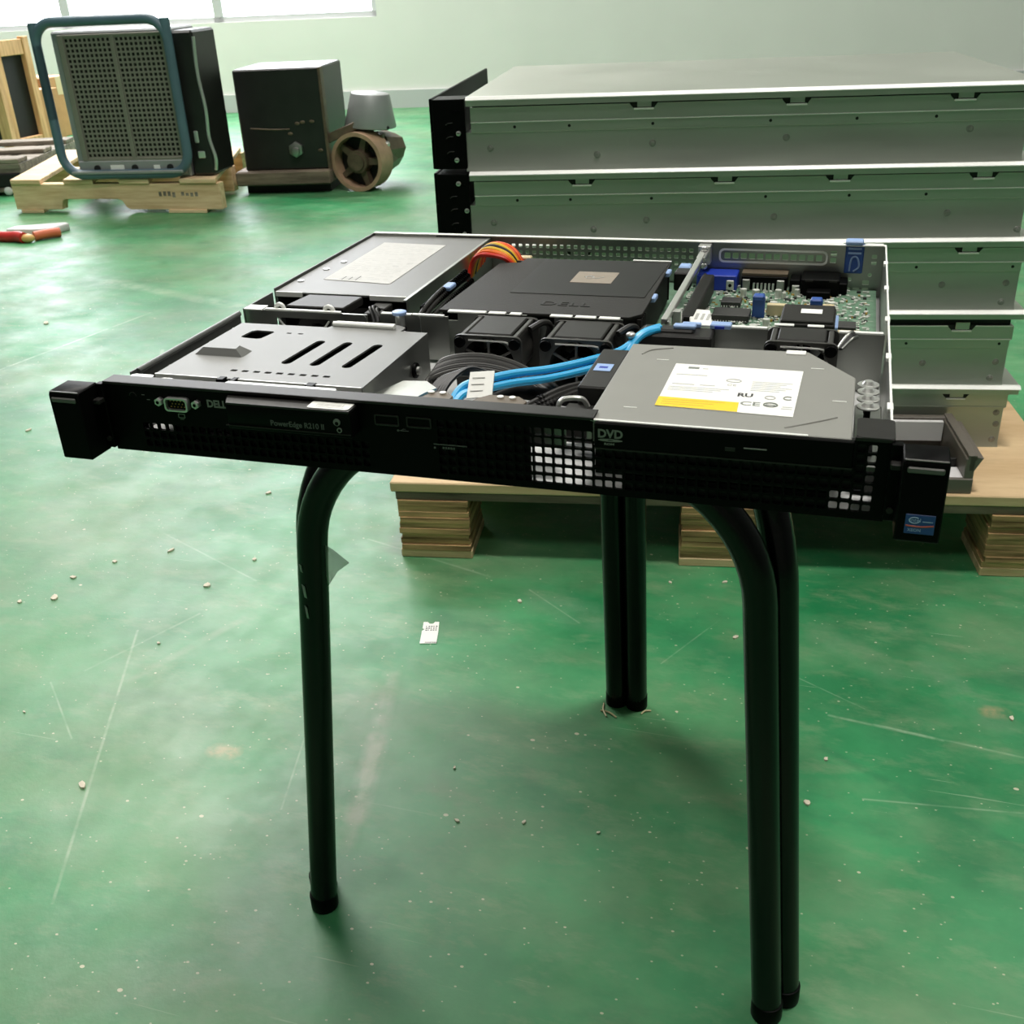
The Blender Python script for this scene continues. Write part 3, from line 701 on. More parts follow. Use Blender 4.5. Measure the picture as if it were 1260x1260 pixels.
# --- riser with its bracket
b = MB()
b.box(293.5, 298, 182, 362, 35.5, 39.6, .5); b.box(296, 299, 182, 190, 8, 38, .4); b.box(297, 303, 205, 211, 18, 38, .5); b.box(292, 299, 352, 386, 35, 38, .4)
for z in (26, 34, 40): b.ball((296, 372, z), 2.6)
b.box(290, 300, 376, 388, 26, 41, .5)
P('riser_bracket', b, 'silver')
P('riser_card', MB().box(298.5, 308, 232, 344, 12, 27, 1).box(299, 301, 215, 350, 9, 26), ['blackgrey'])
# --- optical drive
D0, D1 = 287, 415.5
b = MB()
b.prism([(D0, .5), (D1, .5), (416, 85), (389.5, 124), (D0, 122.5)], 29.6, 41.6, bev=.4)
b.box(D0+2, D1-20, -.3, 1.5, 41.1, 42, .2, m=1); b.box(377, 388, 118, 124.5, 41.5, 42.2, .2, m=1)
b.tube([(296, 104, 41.6), (300, 112, 41.8), (312, 118, 41.7)], .5, 6); b.tube([(384, 8, 41.6), (398, 18, 41.8), (408, 26, 41.7)], .5, 6)
for x, y in ((306, 96), (392, 96), (405, 48), (302, 20)): b.box(x, x+7, y, y+.8, 41.5, 41.8, m=1)
dv = P('optical_drive', b, ['dvdplate', 'edge'])
b = MB().plate([(317.5, 25), (387, 22), (388.3, 90), (318, 91)], [], .25, X=flatm(0, 0, 41.8))
LB = lambda x0, x1, y, h=1.0, m=1: b.box(x0, x1, y, y+h, 41.9, 42.0, m=m)
b.box(326, 332, 83.5, 86.5, 41.9, 42.02, m=3)
for x0, x1, y in ((321, 338, 73), (334, 337, 84), (321, 333, 58), (336, 344, 58)): LB(x0, x1, y)
for k in range(3): LB(320, 352-k*4, 53.5-k*2.4, .7)
for k in range(6): LB(363, 384-(k % 3)*3, 68-k*2.6, .7)
b.tube([(353+4*math.cos(t*PI/8), 68+2.2*math.sin(t*PI/8), 42) for t in range(17)], .25, 5, m=1, smooth=0)
b.text('CE', 4.2, flatm(350, 60, 41.95), .05, m=1); b.text('RU', 7.0, flatm(357, 45.5, 41.95), .05, m=2, sx=.9, fat=.25)
b.tube([(374+2.6*math.cos(t*PI/8), 46+2.2*math.sin(t*PI/8), 42) for t in range(17)], .3, 5, m=1, smooth=0); b.tube([(383+2.2*math.cos(t*PI/8), 46.6+2.2*math.sin(t*PI/8), 42) for t in range(2, 15)], .4, 5, m=3, smooth=0)
b.text('CE', 7.5, flatm(359.5, 33.5, 41.95), .05, m=3, sx=1.15, fat=.12)
b.tube([(375+3.4*math.cos(t*PI/8), 36+2.6*math.sin(t*PI/8), 42) for t in range(17)], .45, 5, m=3, smooth=0); b.box(372.5, 377.5, 35.4, 36.6, 41.9, 42.02, m=3)
LB(381, 386, 34, .8); LB(380.5, 386, 31.5, .8)
P('label', b, ['white', 'print_', 'inkdark', 'silverlogo'], dv, 'white information label')
b = MB().plate([(317.4, 25), (359.5, 23.5), (359, 36.5), (317.4, 38)], [], .25, X=flatm(0, 0, 41.95))
for k in range(3): b.box(320, 352-k*5, 34-k*3, 34.5-k*3, 42.06, 42.1, m=1)
P('warning_label', b, ['yellow', 'gold'], dv, 'yellow warning strip')
b = MB().box(291.6, 417, -2.4, .6, 27.8, 41.2, .5)
b.box(291.6, 417, -2.6, -2.2, 26.9, 27.7, m=1); b.box(366, 377, -3, -2, 33.6, 34.2, .1, m=2); b.box(357, 362, -2.6, -2, 31.6, 33.6, .1, m=1)
bz = P('drive_bezel', b, ['black', 'blackgrey', 'silverlogo'], dv)
b = MB().text('DVD', 6.2, front(293.4, -2.45, 33.6), .12, sx=1.0, fat=.2)
b.plate([(300+6.3*math.cos(t*PI/12), 32.2+.75*math.sin(t*PI/12)) for t in range(24)], [[(300+1.6*math.cos(t*PI/6), 32.2+.3*math.sin(t*PI/6)) for t in range(12)]], .24, X=front(0, -2.45, 0))
b.text('ROM', 1.5, front(296.8, -2.45, 29.6), .1, sx=1.6, fat=.06)
P('bezel_print', b, 'silverlogo', bz, 'grey disc logo lettering')
# drive tray rail and plastic parts beside it
b = MB().box(268, 285, 58, 124, 24, 37, 1).box(262, 286, 40, 60, 10, 26, 1)
b.prism([(281, 152), (330, 152), (330, 172), (284, 172)], 20, 38, bev=1); b.box(286, 318, 158, 168, 37, 40, 1.2)
P('cable_tray', b, ['blackgrey'])
P('sticker', MB().box(271, 281, 84, 96, 37, 37.3).box(273.5, 278.5, 88.5, 91.5, 37.2, 37.4, m=1), ['paleblue', 'vgablue'], label='pale blue square with a dark mark')
P('touch_tab', MB().box(305, 319, 160, 166, 40, 42.4, .6).box(309, 321, 170, 174, 38, 41, .6), 'paleblue', label='pale blue tab')
P('touch_tab', MB().box(327, 340, 168, 176, 38.5, 41.5, .6).box(330, 336, 167, 169, 39, 40.6, m=1), ['paleblue', 'vgablue'], label='pale blue tab with a dark mark')
P('screw', MB().ball((281, 146, 39), 3.2, sc=(1, 1, .7)).cyl((281, 146, 30), (281, 146, 38), 1.6, 10), 'silver')
b = MB().tube([(262, 40, 24), (262, 40, 32), (265, 42, 35), (274, 44, 35), (277, 46, 30)], 1.5, 8)
P('wire_loop', b, 'silver')
# springy washers and pegs beside the drive
for k in range(4):
    y = 58+k*11
    b = MB().cyl((423, y, 24), (423, y, 36), 1.6, 10, m=1).cyl((423, y, 35.6), (423, y, 36.6), 5.8, 24, bev=.4).cyl((423, y, 36.4), (423, y, 38.4), 3.6, 20, r2=2.2)
    P('spring_washer', b, ['silver', 'black'])
P('peg', MB().cyl((423, 47, 18), (423, 47, 30), 3.4, 16, bev=.6).box(418, 427, 38, 50, 16, 20, .6), 'black')
P('side_guide', MB().box(417.5, 432, 26, 110, 12, 17, .6), 'zinc')
# fan lead on the right
for i in range(4):
    b = MB().tube([(405+i*.8, 150, 36), (410+i, 158, 42-i*.6), (413+i, 168, 41-i), (410+i, 178, 32), (406+i, 190, 20)], 1.0, 8)
    P('fan_lead', b, 'wblk' if i % 3 else 'zinc')
for cx in (216, 274):
    b = MB().tube([(cx-2, 150, 38), (cx+4, 160, 40), (cx+7, 166, 36), (cx+4, 171, 26)], 2.2, 8); P('fan_lead', b, 'blackgrey')
# --- front io boards
b = MB().prism([(150, 30), (178, 30), (182, 44), (186, 52), (176, 62), (162, 60)], 31, 32.2); b.box(158, 172, 26, 32, 30, 34.5, .4, m=1)
for k in range(5): b.box(159.4+k*2.6, 160.8+k*2.6, 25.4, 27, 30, 34.8, m=2)
b.plate(rrect(174, 181, 25, 30, 2), [], 1, X=Matrix.Translation((0, 0, 33.5)))
P('header_board', b, ['zinc', 'black', 'silver'])
for x0, x1, dots in ((182, 201, (188, 195)), (212, 244, (229, 236))):
    b = MB().prism([(x0, 24), (x1, 25), (x1+1, 36), (x1-5, 42), (x0+10 if x1 < 210 else x1-22, 42), (x0+4, 35)], 32.5, 34.5, bev=.2)
    for x in dots: b.cyl((x, 38.5, 34.5), (x, 38.5, 35.4), 1.9, 14, m=1)
    for k in range(4): b.box(x1-16+k*3.2, x1-14.4+k*3.2, 21.5, 25, 31, 35, m=1 if k % 2 else 2)
    b.box(x1-17, x1-2, 22, 25.5, 28, 33, .4, m=2)
    P('port_board', b, ['brownpcb', 'white', 'black'])
P('front_plate', MB().plate(rrect(246, 268, 22, 33, 2), [], 1.2, X=Matrix.Translation((0, 0, 33))).box(248, 252, 25, 28, 33.4, 34.2), 'zinc')
# --- blue data cables and their tag
for i, dz in enumerate((0, -4.2)):
    dy = -5*i
    b = MB().tube([(196+i*2, 38+dy, 14), (195+i*2, 44+dy, 22+dz*.3), (199+i*2, 58+dy, 31+dz*.6), (210, 66+dy, 33.5+dz), (224, 80+dy, 33.5+dz), (242, 99+dy, 31+dz), (262, 121+dy, 30.5+dz), (277, 138+dy, 32+dz), (287, 153+dy, 38.5), (296, 164+dy, 39.5)], 2.4, 10)
    P('data_cable', b, 'sata', label='flat cyan cable')
b = MB()
q = [b.bm.verts.new(v) for v in ((205, 49, 28.5), (219, 53, 29), (216, 69, 38.8), (202.5, 65, 38.4))]; b.bm.faces.new(q)
q2 = [b.bm.verts.new(v) for v in ((205, 49.6, 27.7), (219, 53.6, 28.2), (216, 69.6, 37.9), (202.5, 65.6, 37.5))]; b.bm.faces.new(q2[::-1])
for i in range(4): b.bm.faces.new((q[i], q2[i], q2[(i+1) % 4], q[(i+1) % 4]))
for k in range(3):
    t = .25+k*.25; y_, z_ = 49+16*t, 28.6+10*t; b.prism([(206.5-2*t, y_), (213.5-2*t, y_+2.0), (213.5-2*t, y_+2.5), (206.5-2*t, y_+.5)], z_+.15, z_+.4, m=1)
P('cable_tag', b, ['white', 'print_'], label='white paper tag round the cyan cables')
# --- braided black harness over the fans
for i in range(7):
    z = 25+i*.9; dy = i*2.4-8
    b = MB().tube([(170, 88+dy, 12), (166, 94+dy, 22), (168, 101+dy, z-2), (178, 108+dy*.9, z), (194, 111+dy*.7, z+.5), (212, 108+dy*.6, z-1), (228, 103+dy*.5, z-5), (240, 100+dy*.4, z-10), (250, 96, 13)], 1.5, 8)
    P('braided_harness', b, 'blackgrey' if i % 2 else 'fangrey')
for i in range(6):
    b = MB().tube([(172+i*1.4, 60+i*2, 10+i), (172+i*2, 74+i*2, 20+i*.8), (178+i*2.4, 88+i*2, 26+i*.5), (192+i*2, 98+i, 24), (206+i*2, 104, 18)], 1.5, 8)
    P('harness_wire', b, 'wblk')
for i in range(3):
    b = MB().tube([(232, 44+i*4, 16+i*2), (244, 54+i*4, 21+i*2), (256, 66+i*3, 25+i*2), (268, 76+i*3, 27+i), (276, 84+i*3, 22)], 2.1, 8)
    for k in range(14): 
        t = k/13; b.cyl((244+t*22, 54+i*4+t*(21-i), 21.4+i*2+t*5.6-(t*i)), (244.7+t*22, 54.9+i*4+t*(21-i), 21.6+i*2+t*5.6-(t*i)), 2.5, 8, m=1)
    P('braided_harness', b, ['blackgrey', 'black'])
P('cable_loom', MB().tube([(206, 84, 12), (222, 92, 17), (240, 92, 16), (258, 98, 12)], 4.5, 12), 'black')

# ------------------------------------------------------------------ the stool
cx, cy = 221, 199
ST = thing('metal_stool', 'black tube steel stool holding up the opened server', 'stool', (cx, cy, 0))
def fillet(pts, r, n=10):
    P_ = [Vector(p) for p in pts]; out = [P_[0]]
    for i in range(1, len(P_)-1):
        a, b_, c = P_[i-1], P_[i], P_[i+1]; u, w_ = (a-b_).normalized(), (c-b_).normalized()
        th = u.angle(w_); d = r/math.tan(th/2)
        ctr = b_+(u+w_).normalized()*(r/math.sin(th/2)); p0, p1 = b_+u*d-ctr, b_+w_*d-ctr
        for k in range(n+1):
            t = k/n; om = p0.angle(p1); out.append(ctr+(p0*math.sin((1-t)*om)+p1*math.sin(t*om))/math.sin(om))
    return out+[P_[-1]]
RF, RT, TR, ZT = STOOL
def corner(k, side, r): 
    # foot or top point of corner k, moved sideways by the tube's half spacing
    a = math.radians(88.5+120*k); d = Vector((math.cos(a), math.sin(a), 0)); t = Vector((-math.sin(a), math.cos(a), 0))
    return d*r+t*(side*(TR-.1))
for k in range(3):
    k2 = (k+1) % 3
    f1, t1 = corner(k, 1, RF), corner(k, 1, RT); t2, f2 = corner(k2, -1, RT), corner(k2, -1, RF)
    pts = [Vector((f1.x, f1.y, 8)), Vector((t1.x, t1.y, ZT)), Vector((t2.x, t2.y, ZT)), Vector((f2.x, f2.y, 8))]
    b = MB().tube(fillet(pts, BENDR, 14), TR, 20, smooth=0)
    leg = b.build('leg_frame', 'gloss', ST)
    for f in (f1, f2):
        MB().cyl((f.x, f.y, 0), (f.x, f.y, 16), TR+.5, 20, bev=1).build('foot_cap', 'black', leg)
    if k == 1: front_leg = leg
b = MB().cyl((0, 0, ZT+TR-1), (0, 0, 460), 135, 64, bev=2)
b.build('seat', 'blackgrey', ST)
# film scraps on the front leg
def onleg(z):
    f, t = corner(1, 1, RF), corner(1, 1, RT); u = (z-8)/(ZT-8); q = f.lerp(t, u); q.z = z; return q
p = onleg(334); vd = Vector((.545, -.838, 0)); sd = Vector((.838, .545, 0))
b = MB(); q = p+vd*(TR*.6)+sd*(TR*.7)
vs = [b.bm.verts.new(q+sd*x+vd*y+Vector((0, 0, z))) for x, y, z in ((0, 0, 17), (7, 2, 11), (17, 3, -1), (8, 2, -7), (0, 0, -19), (8, 0, 12))]
b.bm.faces.new((vs[0], vs[1], vs[3], vs[4])); b.bm.faces.new((vs[1], vs[2], vs[3])); 
o = b.build('film_scrap', 'tapefilm', ST); o['label'] = 'clear scrap of film peeling off the front leg'
sm = o.modifiers.new('thick', 'SOLIDIFY'); sm.thickness = .0006
for z, dx, h, w_ in ((334, -.85, 7, 4), (316, -.7, 12, 5), (299, -.6, 12, 4)):
    p = onleg(z); q = p+sd*(dx*TR)+vd*(math.sqrt(max(0, 1-dx*dx))*TR+.3)
    b = MB(); t = Vector((0, 0, 1)); 
    vs = [b.bm.verts.new(q+sd*(w_*u*.5*(1-abs(dx)*.4))-vd*(abs(dx)*u*w_*.4*(1 if u*dx > 0 else -1))+t*(h*v)) for u, v in ((-.5, .5), (.5, .3), (.7, -.5), (-.2, -.4))]
    b.bm.faces.new(vs); o = b.build('film_scrap', 'scuff', ST); sm = o.modifiers.new('thick', 'SOLIDIFY'); sm.thickness = .0005

# ------------------------------------------------------------------ pallet with the stack of servers
PX, PY = 628.3, 940.7
def W9(x, y): v = R9 @ Vector((x, y, 0)); return (PX+v.x, PY+v.y)
PL = thing('wooden_pallet', 'wooden pallet with pressed wood blocks under the stacked silver servers', 'pallet', (*W9(-375, 140), 0), 9)
def PP(name, mb, mats, parent=PL, off=(375, -140, 0), label=None):
    o = mb.build(name, mats, parent, off)
    if label: o['label'] = label
    return o
for y0, y1 in ((-154, 168), (172, 450)):
    b = MB().box(-803, 54, y0, y1, 98, 112, 1.5); PP('deck_board', b, 'pinetop')
for y in (-154, 105, 352):
    b = MB().box(-797, 50, y+2, y+96, 86, 98, 1); PP('stringer_board', b, 'oldwood')
    for x in (-794, -421, -46):
        b = MB()
        n = 9; rr = random.Random(int(x+y))
        for i in range(n):
            z0, z1 = 12+i*74/n, 12+(i+1)*74/n; e = [rr.uniform(-1.6, 1.6) for _ in range(4)]
            b.box(x+e[0], x+94+e[1], y+e[2], y+95+e[3], z0, z1+.2, .6)
        PP('block', b, 'chipwood')
    b = MB().box(-797, 50, y, y+94, 0, 12, 1.2); 
    if y > 0: PP('bottom_board', b, 'oldwood')
for x in (-796, -423, -48): PP('bottom_board', MB().box(x, x+98, -154, -56, 0, 12, 1.2), 'pine')

# black bracket, seat of the rivets, step profile
XR = Matrix(((0, 0, 1, 0), (1, 0, 0, 0), (0, 1, 0, 0), (0, 0, 0, 1)))
def rack(z, t, xr, label, notches, rivets, screws, xl=-703, gap=0, lidx=0, strip=True):
    g = thing('rack_server', label, 'server', (*W9(-350, 215), z), 9, 'silver rack servers stacked on the wooden pallet')
    off = (350, -215, 0)
    B = lambda name, mb, mats, par=g, lab=None: (lambda o: (o.__setitem__('label', lab) if lab else None, o)[1])(mb.build(name, mats, par, off))
    hh = t-z; lid = hh-11; fb = lid-gap-20; sb = fb-(12 if strip else 0)
    b = MB()
    b.prism([(0, 7), (-3.5, 1), (-3.5, 0), (434, 0), (434, sb), (0, sb)], xl, xr-4, X=XR)
    if strip: b.box(xl+8, xr-4, -1.8, 430, sb, fb, .3)
    b.box(xl+8, xr-2, -3.4, 430, fb, lid-gap-2.2, .3)
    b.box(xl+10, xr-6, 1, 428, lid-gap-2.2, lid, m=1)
    b.box(xl+8, xr-2, -3.9, -2.4, lid-gap-3.2, lid-gap-1.8, .2, m=2 if gap else 0); b.box(xl+8, xr-3, -4.4, -3, fb-.4, fb+.8, .2, m=2 if strip else 0)
    if strip:
        for x in (-640, -572, -470, -330, -230, -140, -26, -14):
            if x < xr-8: b.cyl((x, -1.6, sb+6), (x, -2.0, sb+6), 1.9, 10, m=1)
    body = B('body', b, ['steelside', 'dark', 'edge'])
    b = MB()
    b.box(xl+4, xr+lidx, -6, 434, lid+8, hh-.4, .5); b.box(xl+4, xr+lidx-2, -9.4, -5, lid, lid+7)
    b.prism([(-11, lid+6.4), (-11, lid+7.4), (-7, hh-.3), (-2, hh-.3), (-2, lid+6.4)], xl+4, xr+lidx, X=XR, m=1)
    B('lid', b, ['steelside', 'edge'])
    for n_ in notches:
        b = MB().prism([(n_-19, lid-gap-.5), (n_-17, lid-gap-4), (n_-13, lid-gap-8), (n_+11, lid-gap-8), (n_+16, lid-gap-1)], -.3, .3, X=front(0, -3.7, 0), m=1)
        b.box(n_-13, n_+11, -6.2, -3.4, lid-gap-9.4, lid-gap-7.2, .4, m=2); b.box(n_-9, n_+8, -5.4, -4, lid-gap-6.4, lid-gap+3, .5)
        B('lid_hook', b, ['steelside', 'dark', 'edge'], body)
    for x, z_ in rivets:
        b = MB().cyl((x, .2, z_), (x, -1.0, z_), 4.4, 18, r2=3.6).cyl((x, -.8, z_), (x, -2.0, z_), 2.6, 14, r2=2.0)
        B('rivet', b, 'dvdplate', body)
    b = MB().box(xl-40, xl+1, -2.6, 40, 3, hh-3, .8); b.box(xl-44, xl-40, 0, 434, 3, hh-2, .8)
    b.box(xl-41.5, xl-39, -4, 10, hh*.45, hh*.55, .5); b.box(xl-22, xl-20, -3.4, -2, 14, 18); b.box(xl-14, xl-4, -3.2, -2, hh-17, hh-16); b.box(xl-12, xl-6, -3.2, -2, 18, 19)
    for z_ in (24, 42, 58): b.tube([(xl-24, -3, z_-2), (xl-21, -3.2, z_), (xl-15, -3, z_+.5)], .6, 6, m=1)
    fr = B('front_bracket', b, ['black', 'blackgrey'], g, 'black front end with silver screws')
    for x, z_ in screws:
        b = MB().cyl((xl+x, -2, z_), (xl+x, -4.4, z_), 3.1, 16, bev=.7).box(xl+x-1.8, xl+x+1.8, -4.7, -4.2, z_-.4, z_+.4, m=1)
        B('screw', b, ['silver', 'black'], fr)
    return g
LB_ = 'silver rack server with %s, %s in the stack on the wooden pallet'
rack(480, 569, -33, 'silver rack server on top of the stack on the wooden pallet', (-480, -300, -110), ((-672, 27), (-538, 17), (-470, 29), (-310, 32), (-100, 37)), ((-8, 46), (-12, 14)), lidx=4)
rack(391, 480, -20, 'silver rack server second from the top of the stack on the pallet', (-556, -380, -242, -76), ((-672, 24), (-543, 14), (-476, 25), (-318, 27), (-112, 29), (-28, 8)), ((-12, 74), (-3, 40), (-8, 10)), lidx=6)
rack(300, 391, -12, 'silver rack server in the middle of the stack on the pallet', (-560, -390, -240, -80), ((-650, 30), (-470, 30), (-300, 30), (-106, 31), (-30, 33), (-32, 9)), ((-12, 74), (-3, 40), (-8, 10)), lidx=4)
rack(200, 300, -10, 'silver rack server second from the bottom, its lid slightly raised', (-560, -390, -240, -74), ((-650, 26), (-470, 26), (-300, 26), (-116, 28), (-26, 30), (-30, 8)), ((-12, 74), (-3, 40), (-8, 10)), gap=8, lidx=8)
rack(112, 200, -2, 'silver rack server at the bottom of the stack, directly on the pallet', (-560, -390, -240, -68), ((-650, 26), (-470, 26), (-300, 26), (-12, 32), (-14, 10), (-14, 48)), ((-12, 74), (-3, 40), (-8, 10)), lidx=10, strip=False)

# grey open tray standing on the pallet in front of the stack
TY = thing('plastic_tray', 'open grey plastic tray with white lining lying on the pallet beside the server stack', 'tray', (*W9(-115, -72), 112), 9)
TF = (115, 72, 0)
b = MB()
b.box(-84, -73, -147, -10, 0, 46, 1); b.box(-172, -160, -60, -10, 0, 46, 1); b.box(-172, -73, -20, -10, 0, 48, 1); b.box(-172, -73, -147, -10, 0, 3)
b.box(-130, -73, -149, -143, 0, 20, 1); b.box(-172, -120, -62, -56, 0, 14, 1)
b.prism([(-147, 44), (-147, 50), (-140, 51), (-10, 50), (-10, 44), (-136, 30)], -82, -72, X=XR)
b.prism([(-80, 50), (-64, 47), (-66, 44), (-73, 30), (-80, 30)], -147, -30, X=Matrix(((1, 0, 0, 0), (0, 0, 1, 0), (0, 1, 0, 0), (0, 0, 0, 1))), bev=.6)
b.build('frame', 'traygrey', TY, TF)
MB().box(-158, -85, -28, -21, 18, 45, .4).build('foam_panel', 'foam', TY, TF)
MB().box(-128, -74.5, -146, -112, 3, 19.6, 1).build('foam_pad', 'foam', TY, TF)
MB().box(-128, -85, -110, -106, 3, 30, .8).box(-118, -85, -106, -60, 18, 21, .6).build('cross_bar', 'blackgrey', TY, TF)
MB().box(-150, -112, -62, -50, 14, 16, .4).cyl((-128, -56, 16), (-128, -56, 18), 3, 14).build('catch', 'zinc', TY, TF)

# ------------------------------------------------------------------ far pallet with the cage on it
P3 = thing('wooden_pallet', 'light pine pallet with a notched side board, carrying the grey grille cabinet', 'pallet', (-2466, 2702, 0), 5.3)
def notch():
    pts = [(0, 12), (0, 100), (802, 100), (802, 12), (452, 12), (438, 20), (426, 42), (410, 48), (206, 48), (192, 42), (184, 20), (184, 12)]
    return pts
SH = .33
for y in (0, 330, 655):
    b = MB().prism(notch(), -19, 19, X=Matrix.Translation((-SH*y, y+19, 0)) @ Matrix.Rotation(PI/2, 4, 'X'), bev=1.5); b.build('stringer', 'pine', P3)
for x0, x1 in ((4, 122), (215, 330), (430, 545), (660, 796)):
    MB().prism([(x0, -6), (x1, -6), (x1-SH*700, 700), (x0-SH*700, 700)], 100, 116, bev=2).build('deck_board', 'pine', P3)
for x0, x1 in ((20, 110), (600, 745)): MB().prism([(x0, -4), (x1, -4), (x1-SH*700, 700), (x0-SH*700, 700)], 0, 12, bev=1.5).build('bottom_board', 'pine', P3)
b = MB()
r4 = random.Random(5)
for i in range(9):
    if i == 4: continue
    x = 572+i*17; b.box(x, x+11, -.9, .5, 56+r4.uniform(-3, 3), 70+r4.uniform(-3, 4), .4)
MB_mark = b; o = b.build('stamp', 'greywood', P3)
for ob in (o,): ob['label'] = 'faint smudged grey stamp on the side board'

CG = thing('grille_cabinet', 'grey equipment cabinet with perforated grille in a blue-grey tube frame on the far pallet', 'cabinet', (-2005, 2860, 116.3), 8)
H = 500
b = MB()
loop = [(-258, -110), (-258, -110)]
b.tube(fillet([(-240, -120, H), (-240, -120, 17), (225, -120, 17), (225, -120, H)], 70, 8), 16, 14, smooth=0)
b.tube(fillet([(-240, -120, 200), (-240, -120, H), (225, -120, H), (225, -120, 200)], 70, 8), 16, 14, smooth=0)
b.build('tube_frame', 'cageblue', CG)
b = MB().box(-200, 215, -95, 110, 0, H-30, 6); b.build('housing', 'cagegrey', CG)
b = MB().box(-205, 205, -140, -95, 20, 30, 2); b.box(-190, 205, -110, -96, 14, 60, 3)
for x in (-120, 20, 150): b.cyl((x, -110, 36), (x, -116, 36), 11, 14, m=1)
b.box(-70, -20, -113, -109, 26, 46, m=2); b.box(90, 112, -113, -109, 28, 44, m=2)
b.build('sill', ['cagegrey', 'dark', 'white'], CG)
g1 = MB().perf(-150, 15, 70, H-50, 10, 24, .62, -104, -101).box(-150, 15, -98, -96, 70, H-50, m=1); g1.build('grille', ['meshgrey', 'dark'], CG)
g1 = MB().perf(30, 195, 70, H-50, 10, 24, .62, -104, -101).box(30, 195, -98, -96, 70, H-50, m=1); g1.build('grille', ['meshgrey', 'dark'], CG)
MB().box(-165, 205, -107, -96, 58, 70, 2).box(15, 30, -108, -96, 60, H-40, 2).box(-170, -150, -110, -96, 60, H-40, 2).box(195, 205, -106, -96, 60, H-40, 2).box(-165, 205, -107, -96, H-50, H-40, 2).build('grille_frame', 'meshgrey', CG)
b = MB().box(222, 296, -90, 95, 3, H-40, 8); b.tube([(300, -80, 20), (308, -85, 60), (296, -85, 130), (300, -85, 220), (292, -85, 330), (298, -85, H-60)], 6, 8, m=1)
b.box(246, 262, -96, -90, 110, 150, 3, m=2); b.box(250, 276, -96, -90, 60, 84, 3, m=2)
b.build('side_cover', ['machine', 'silver', 'silver'], CG)

# ------------------------------------------------------------------ stacker truck: black box, base and wheel
TK = thing('stacker_truck', 'black steel machine body on a timber-like base with a big spoked wheel', 'machine', (-1625, 3128, 0), 12)
b = MB().box(-125, 192, 0, 330, 84, 430, 5); b.tube([(-85, -1, 232), (0, -2, 226), (60, -1, 226)], 3, 6, m=1)
for x, z in ((90, 244), (110, 248), (145, 250), (60, 210), (165, 150)): b.ball((x, -1, z), 6, m=1, sc=(1.6, .3, 1))
b.box(186, 196, -3, 40, 84, 430, 2, m=1)
b.build('body', ['machine', 'rust'], TK)
MB().box(-160, 196, -28, 340, 34, 84, 5).build('base', 'oldwood', TK)
b = MB().box(-140, 180, 30, 320, 0, 34); b.build('skid', 'dark', TK)
b = MB().cyl((76, 0, 156), (76, -16, 156), 28, 6, bev=3).cyl((76, -14, 150), (76, -30, 150), 16, 18, bev=3); b.build('bolt', 'zinc', TK)
# wheel axis tilts to the right
wx, wy, wz, wr = 306, 40, 104, 104
WM = Matrix.Translation((wx, wy, wz)) @ Matrix.Rotation(math.radians(-16), 4, 'Z') @ Matrix.Rotation(PI/2, 4, 'X')
b = MB().plate(circ(0, 0, wr, 48), [circ(0, 0, wr-14, 48)], 92, X=WM); b.build('tyre', 'tan', TK)
b = MB().plate(circ(0, 0, wr-12, 48), [], 6, X=WM @ Matrix.Translation((0, 0, -14)), m=1)
for k in range(5):
    a = math.radians(18+72*k+54); d = Vector((math.cos(a), math.sin(a), 0)); n_ = Vector((-d.y, d.x, 0))
    q = [d*30+n_*13, d*90+n_*9, d*90-n_*9, d*30-n_*13]; b.prism([(p_.x, p_.y) for p_ in q], -8, 22, X=WM, m=0)
b.plate(circ(0, 0, 40, 28), [], 70, X=WM @ Matrix.Translation((0, 0, 6))); b.plate(circ(0, 0, 30, 24), [], 8, X=WM @ Matrix.Translation((0, 0, 44)))
b.build('hub', ['rust', 'dark'], TK)
b = MB().cyl((wx+24, wy+55, wz+8), (wx+60, wy+190, wz+10), 84, 10, r2=70).cyl((wx+48, wy+60, wz+30), (wx+96, wy+160, wz+22), 62, 8, r2=50)
for a in range(4): b.ball((wx+92-a*2, wy+20+a*2, wz+50-a*26), 13, m=1)
b.box(wx+40, wx+82, wy+10, wy+60, wz+62, wz+88, 4)
b.build('gearbox', ['rust', 'silver'], TK)
b = MB().prism([(186, 166), (186, 200), (300, 244), (312, 218)], -60, -20, X=Matrix(((1, 0, 0, 0), (0, 0, -1, 0), (0, 1, 0, 0), (0, 0, 0, 1))), bev=3); b.build('link_arm', 'rust', TK)
b = MB().cyl((wx+30, wy+60, 214), (wx+40, wy+60, 330), 96, 28, r2=70, bev=6); b.box(wx-60, wx+110, wy, wy+120, 206, 222, 5, m=1); b.build('motor', ['cagegrey', 'dark'], TK)

# ------------------------------------------------------------------ things at the far left
WP = thing('weathered_pallet', 'old dark grey pallet behind the light pine one', 'pallet', (-2960, 2940, 0), 18)
for y in (0, 260, 520):
    MB().box(-160, 278, y, y+95, 118, 136, 3).build('deck_board', 'greywood', WP)
for x in (-160, 50, 183): MB().box(x, x+95, 0, 615, 30, 118, 3).build('block', 'greywood', WP)
MB().box(-160, 278, -10, 30, 34, 84, 4).build('side_rail', 'dark', WP); MB().box(-160, 278, -6, 615, 12, 30, 3).build('bottom_board', 'greywood', WP)
for x in (-150, 215): MB().ball((x, -6, 17), 17, sc=(1, .6, 1)).build('foot', 'foam', WP)
CR = thing('wooden_crate', 'open timber crate with a dark inside, behind the old grey pallet', 'crate', (-3700, 4090, 0), 0)
for y in (-130, 80): MB().box(160, 190, y, y+45, 0, 520, 3).build('post', 'crate', CR)
MB().box(-220, 160, -130, 125, 40, 500, 3).build('inside_shade', 'dark', CR)  # solid dark block imitates the shade inside the open crate
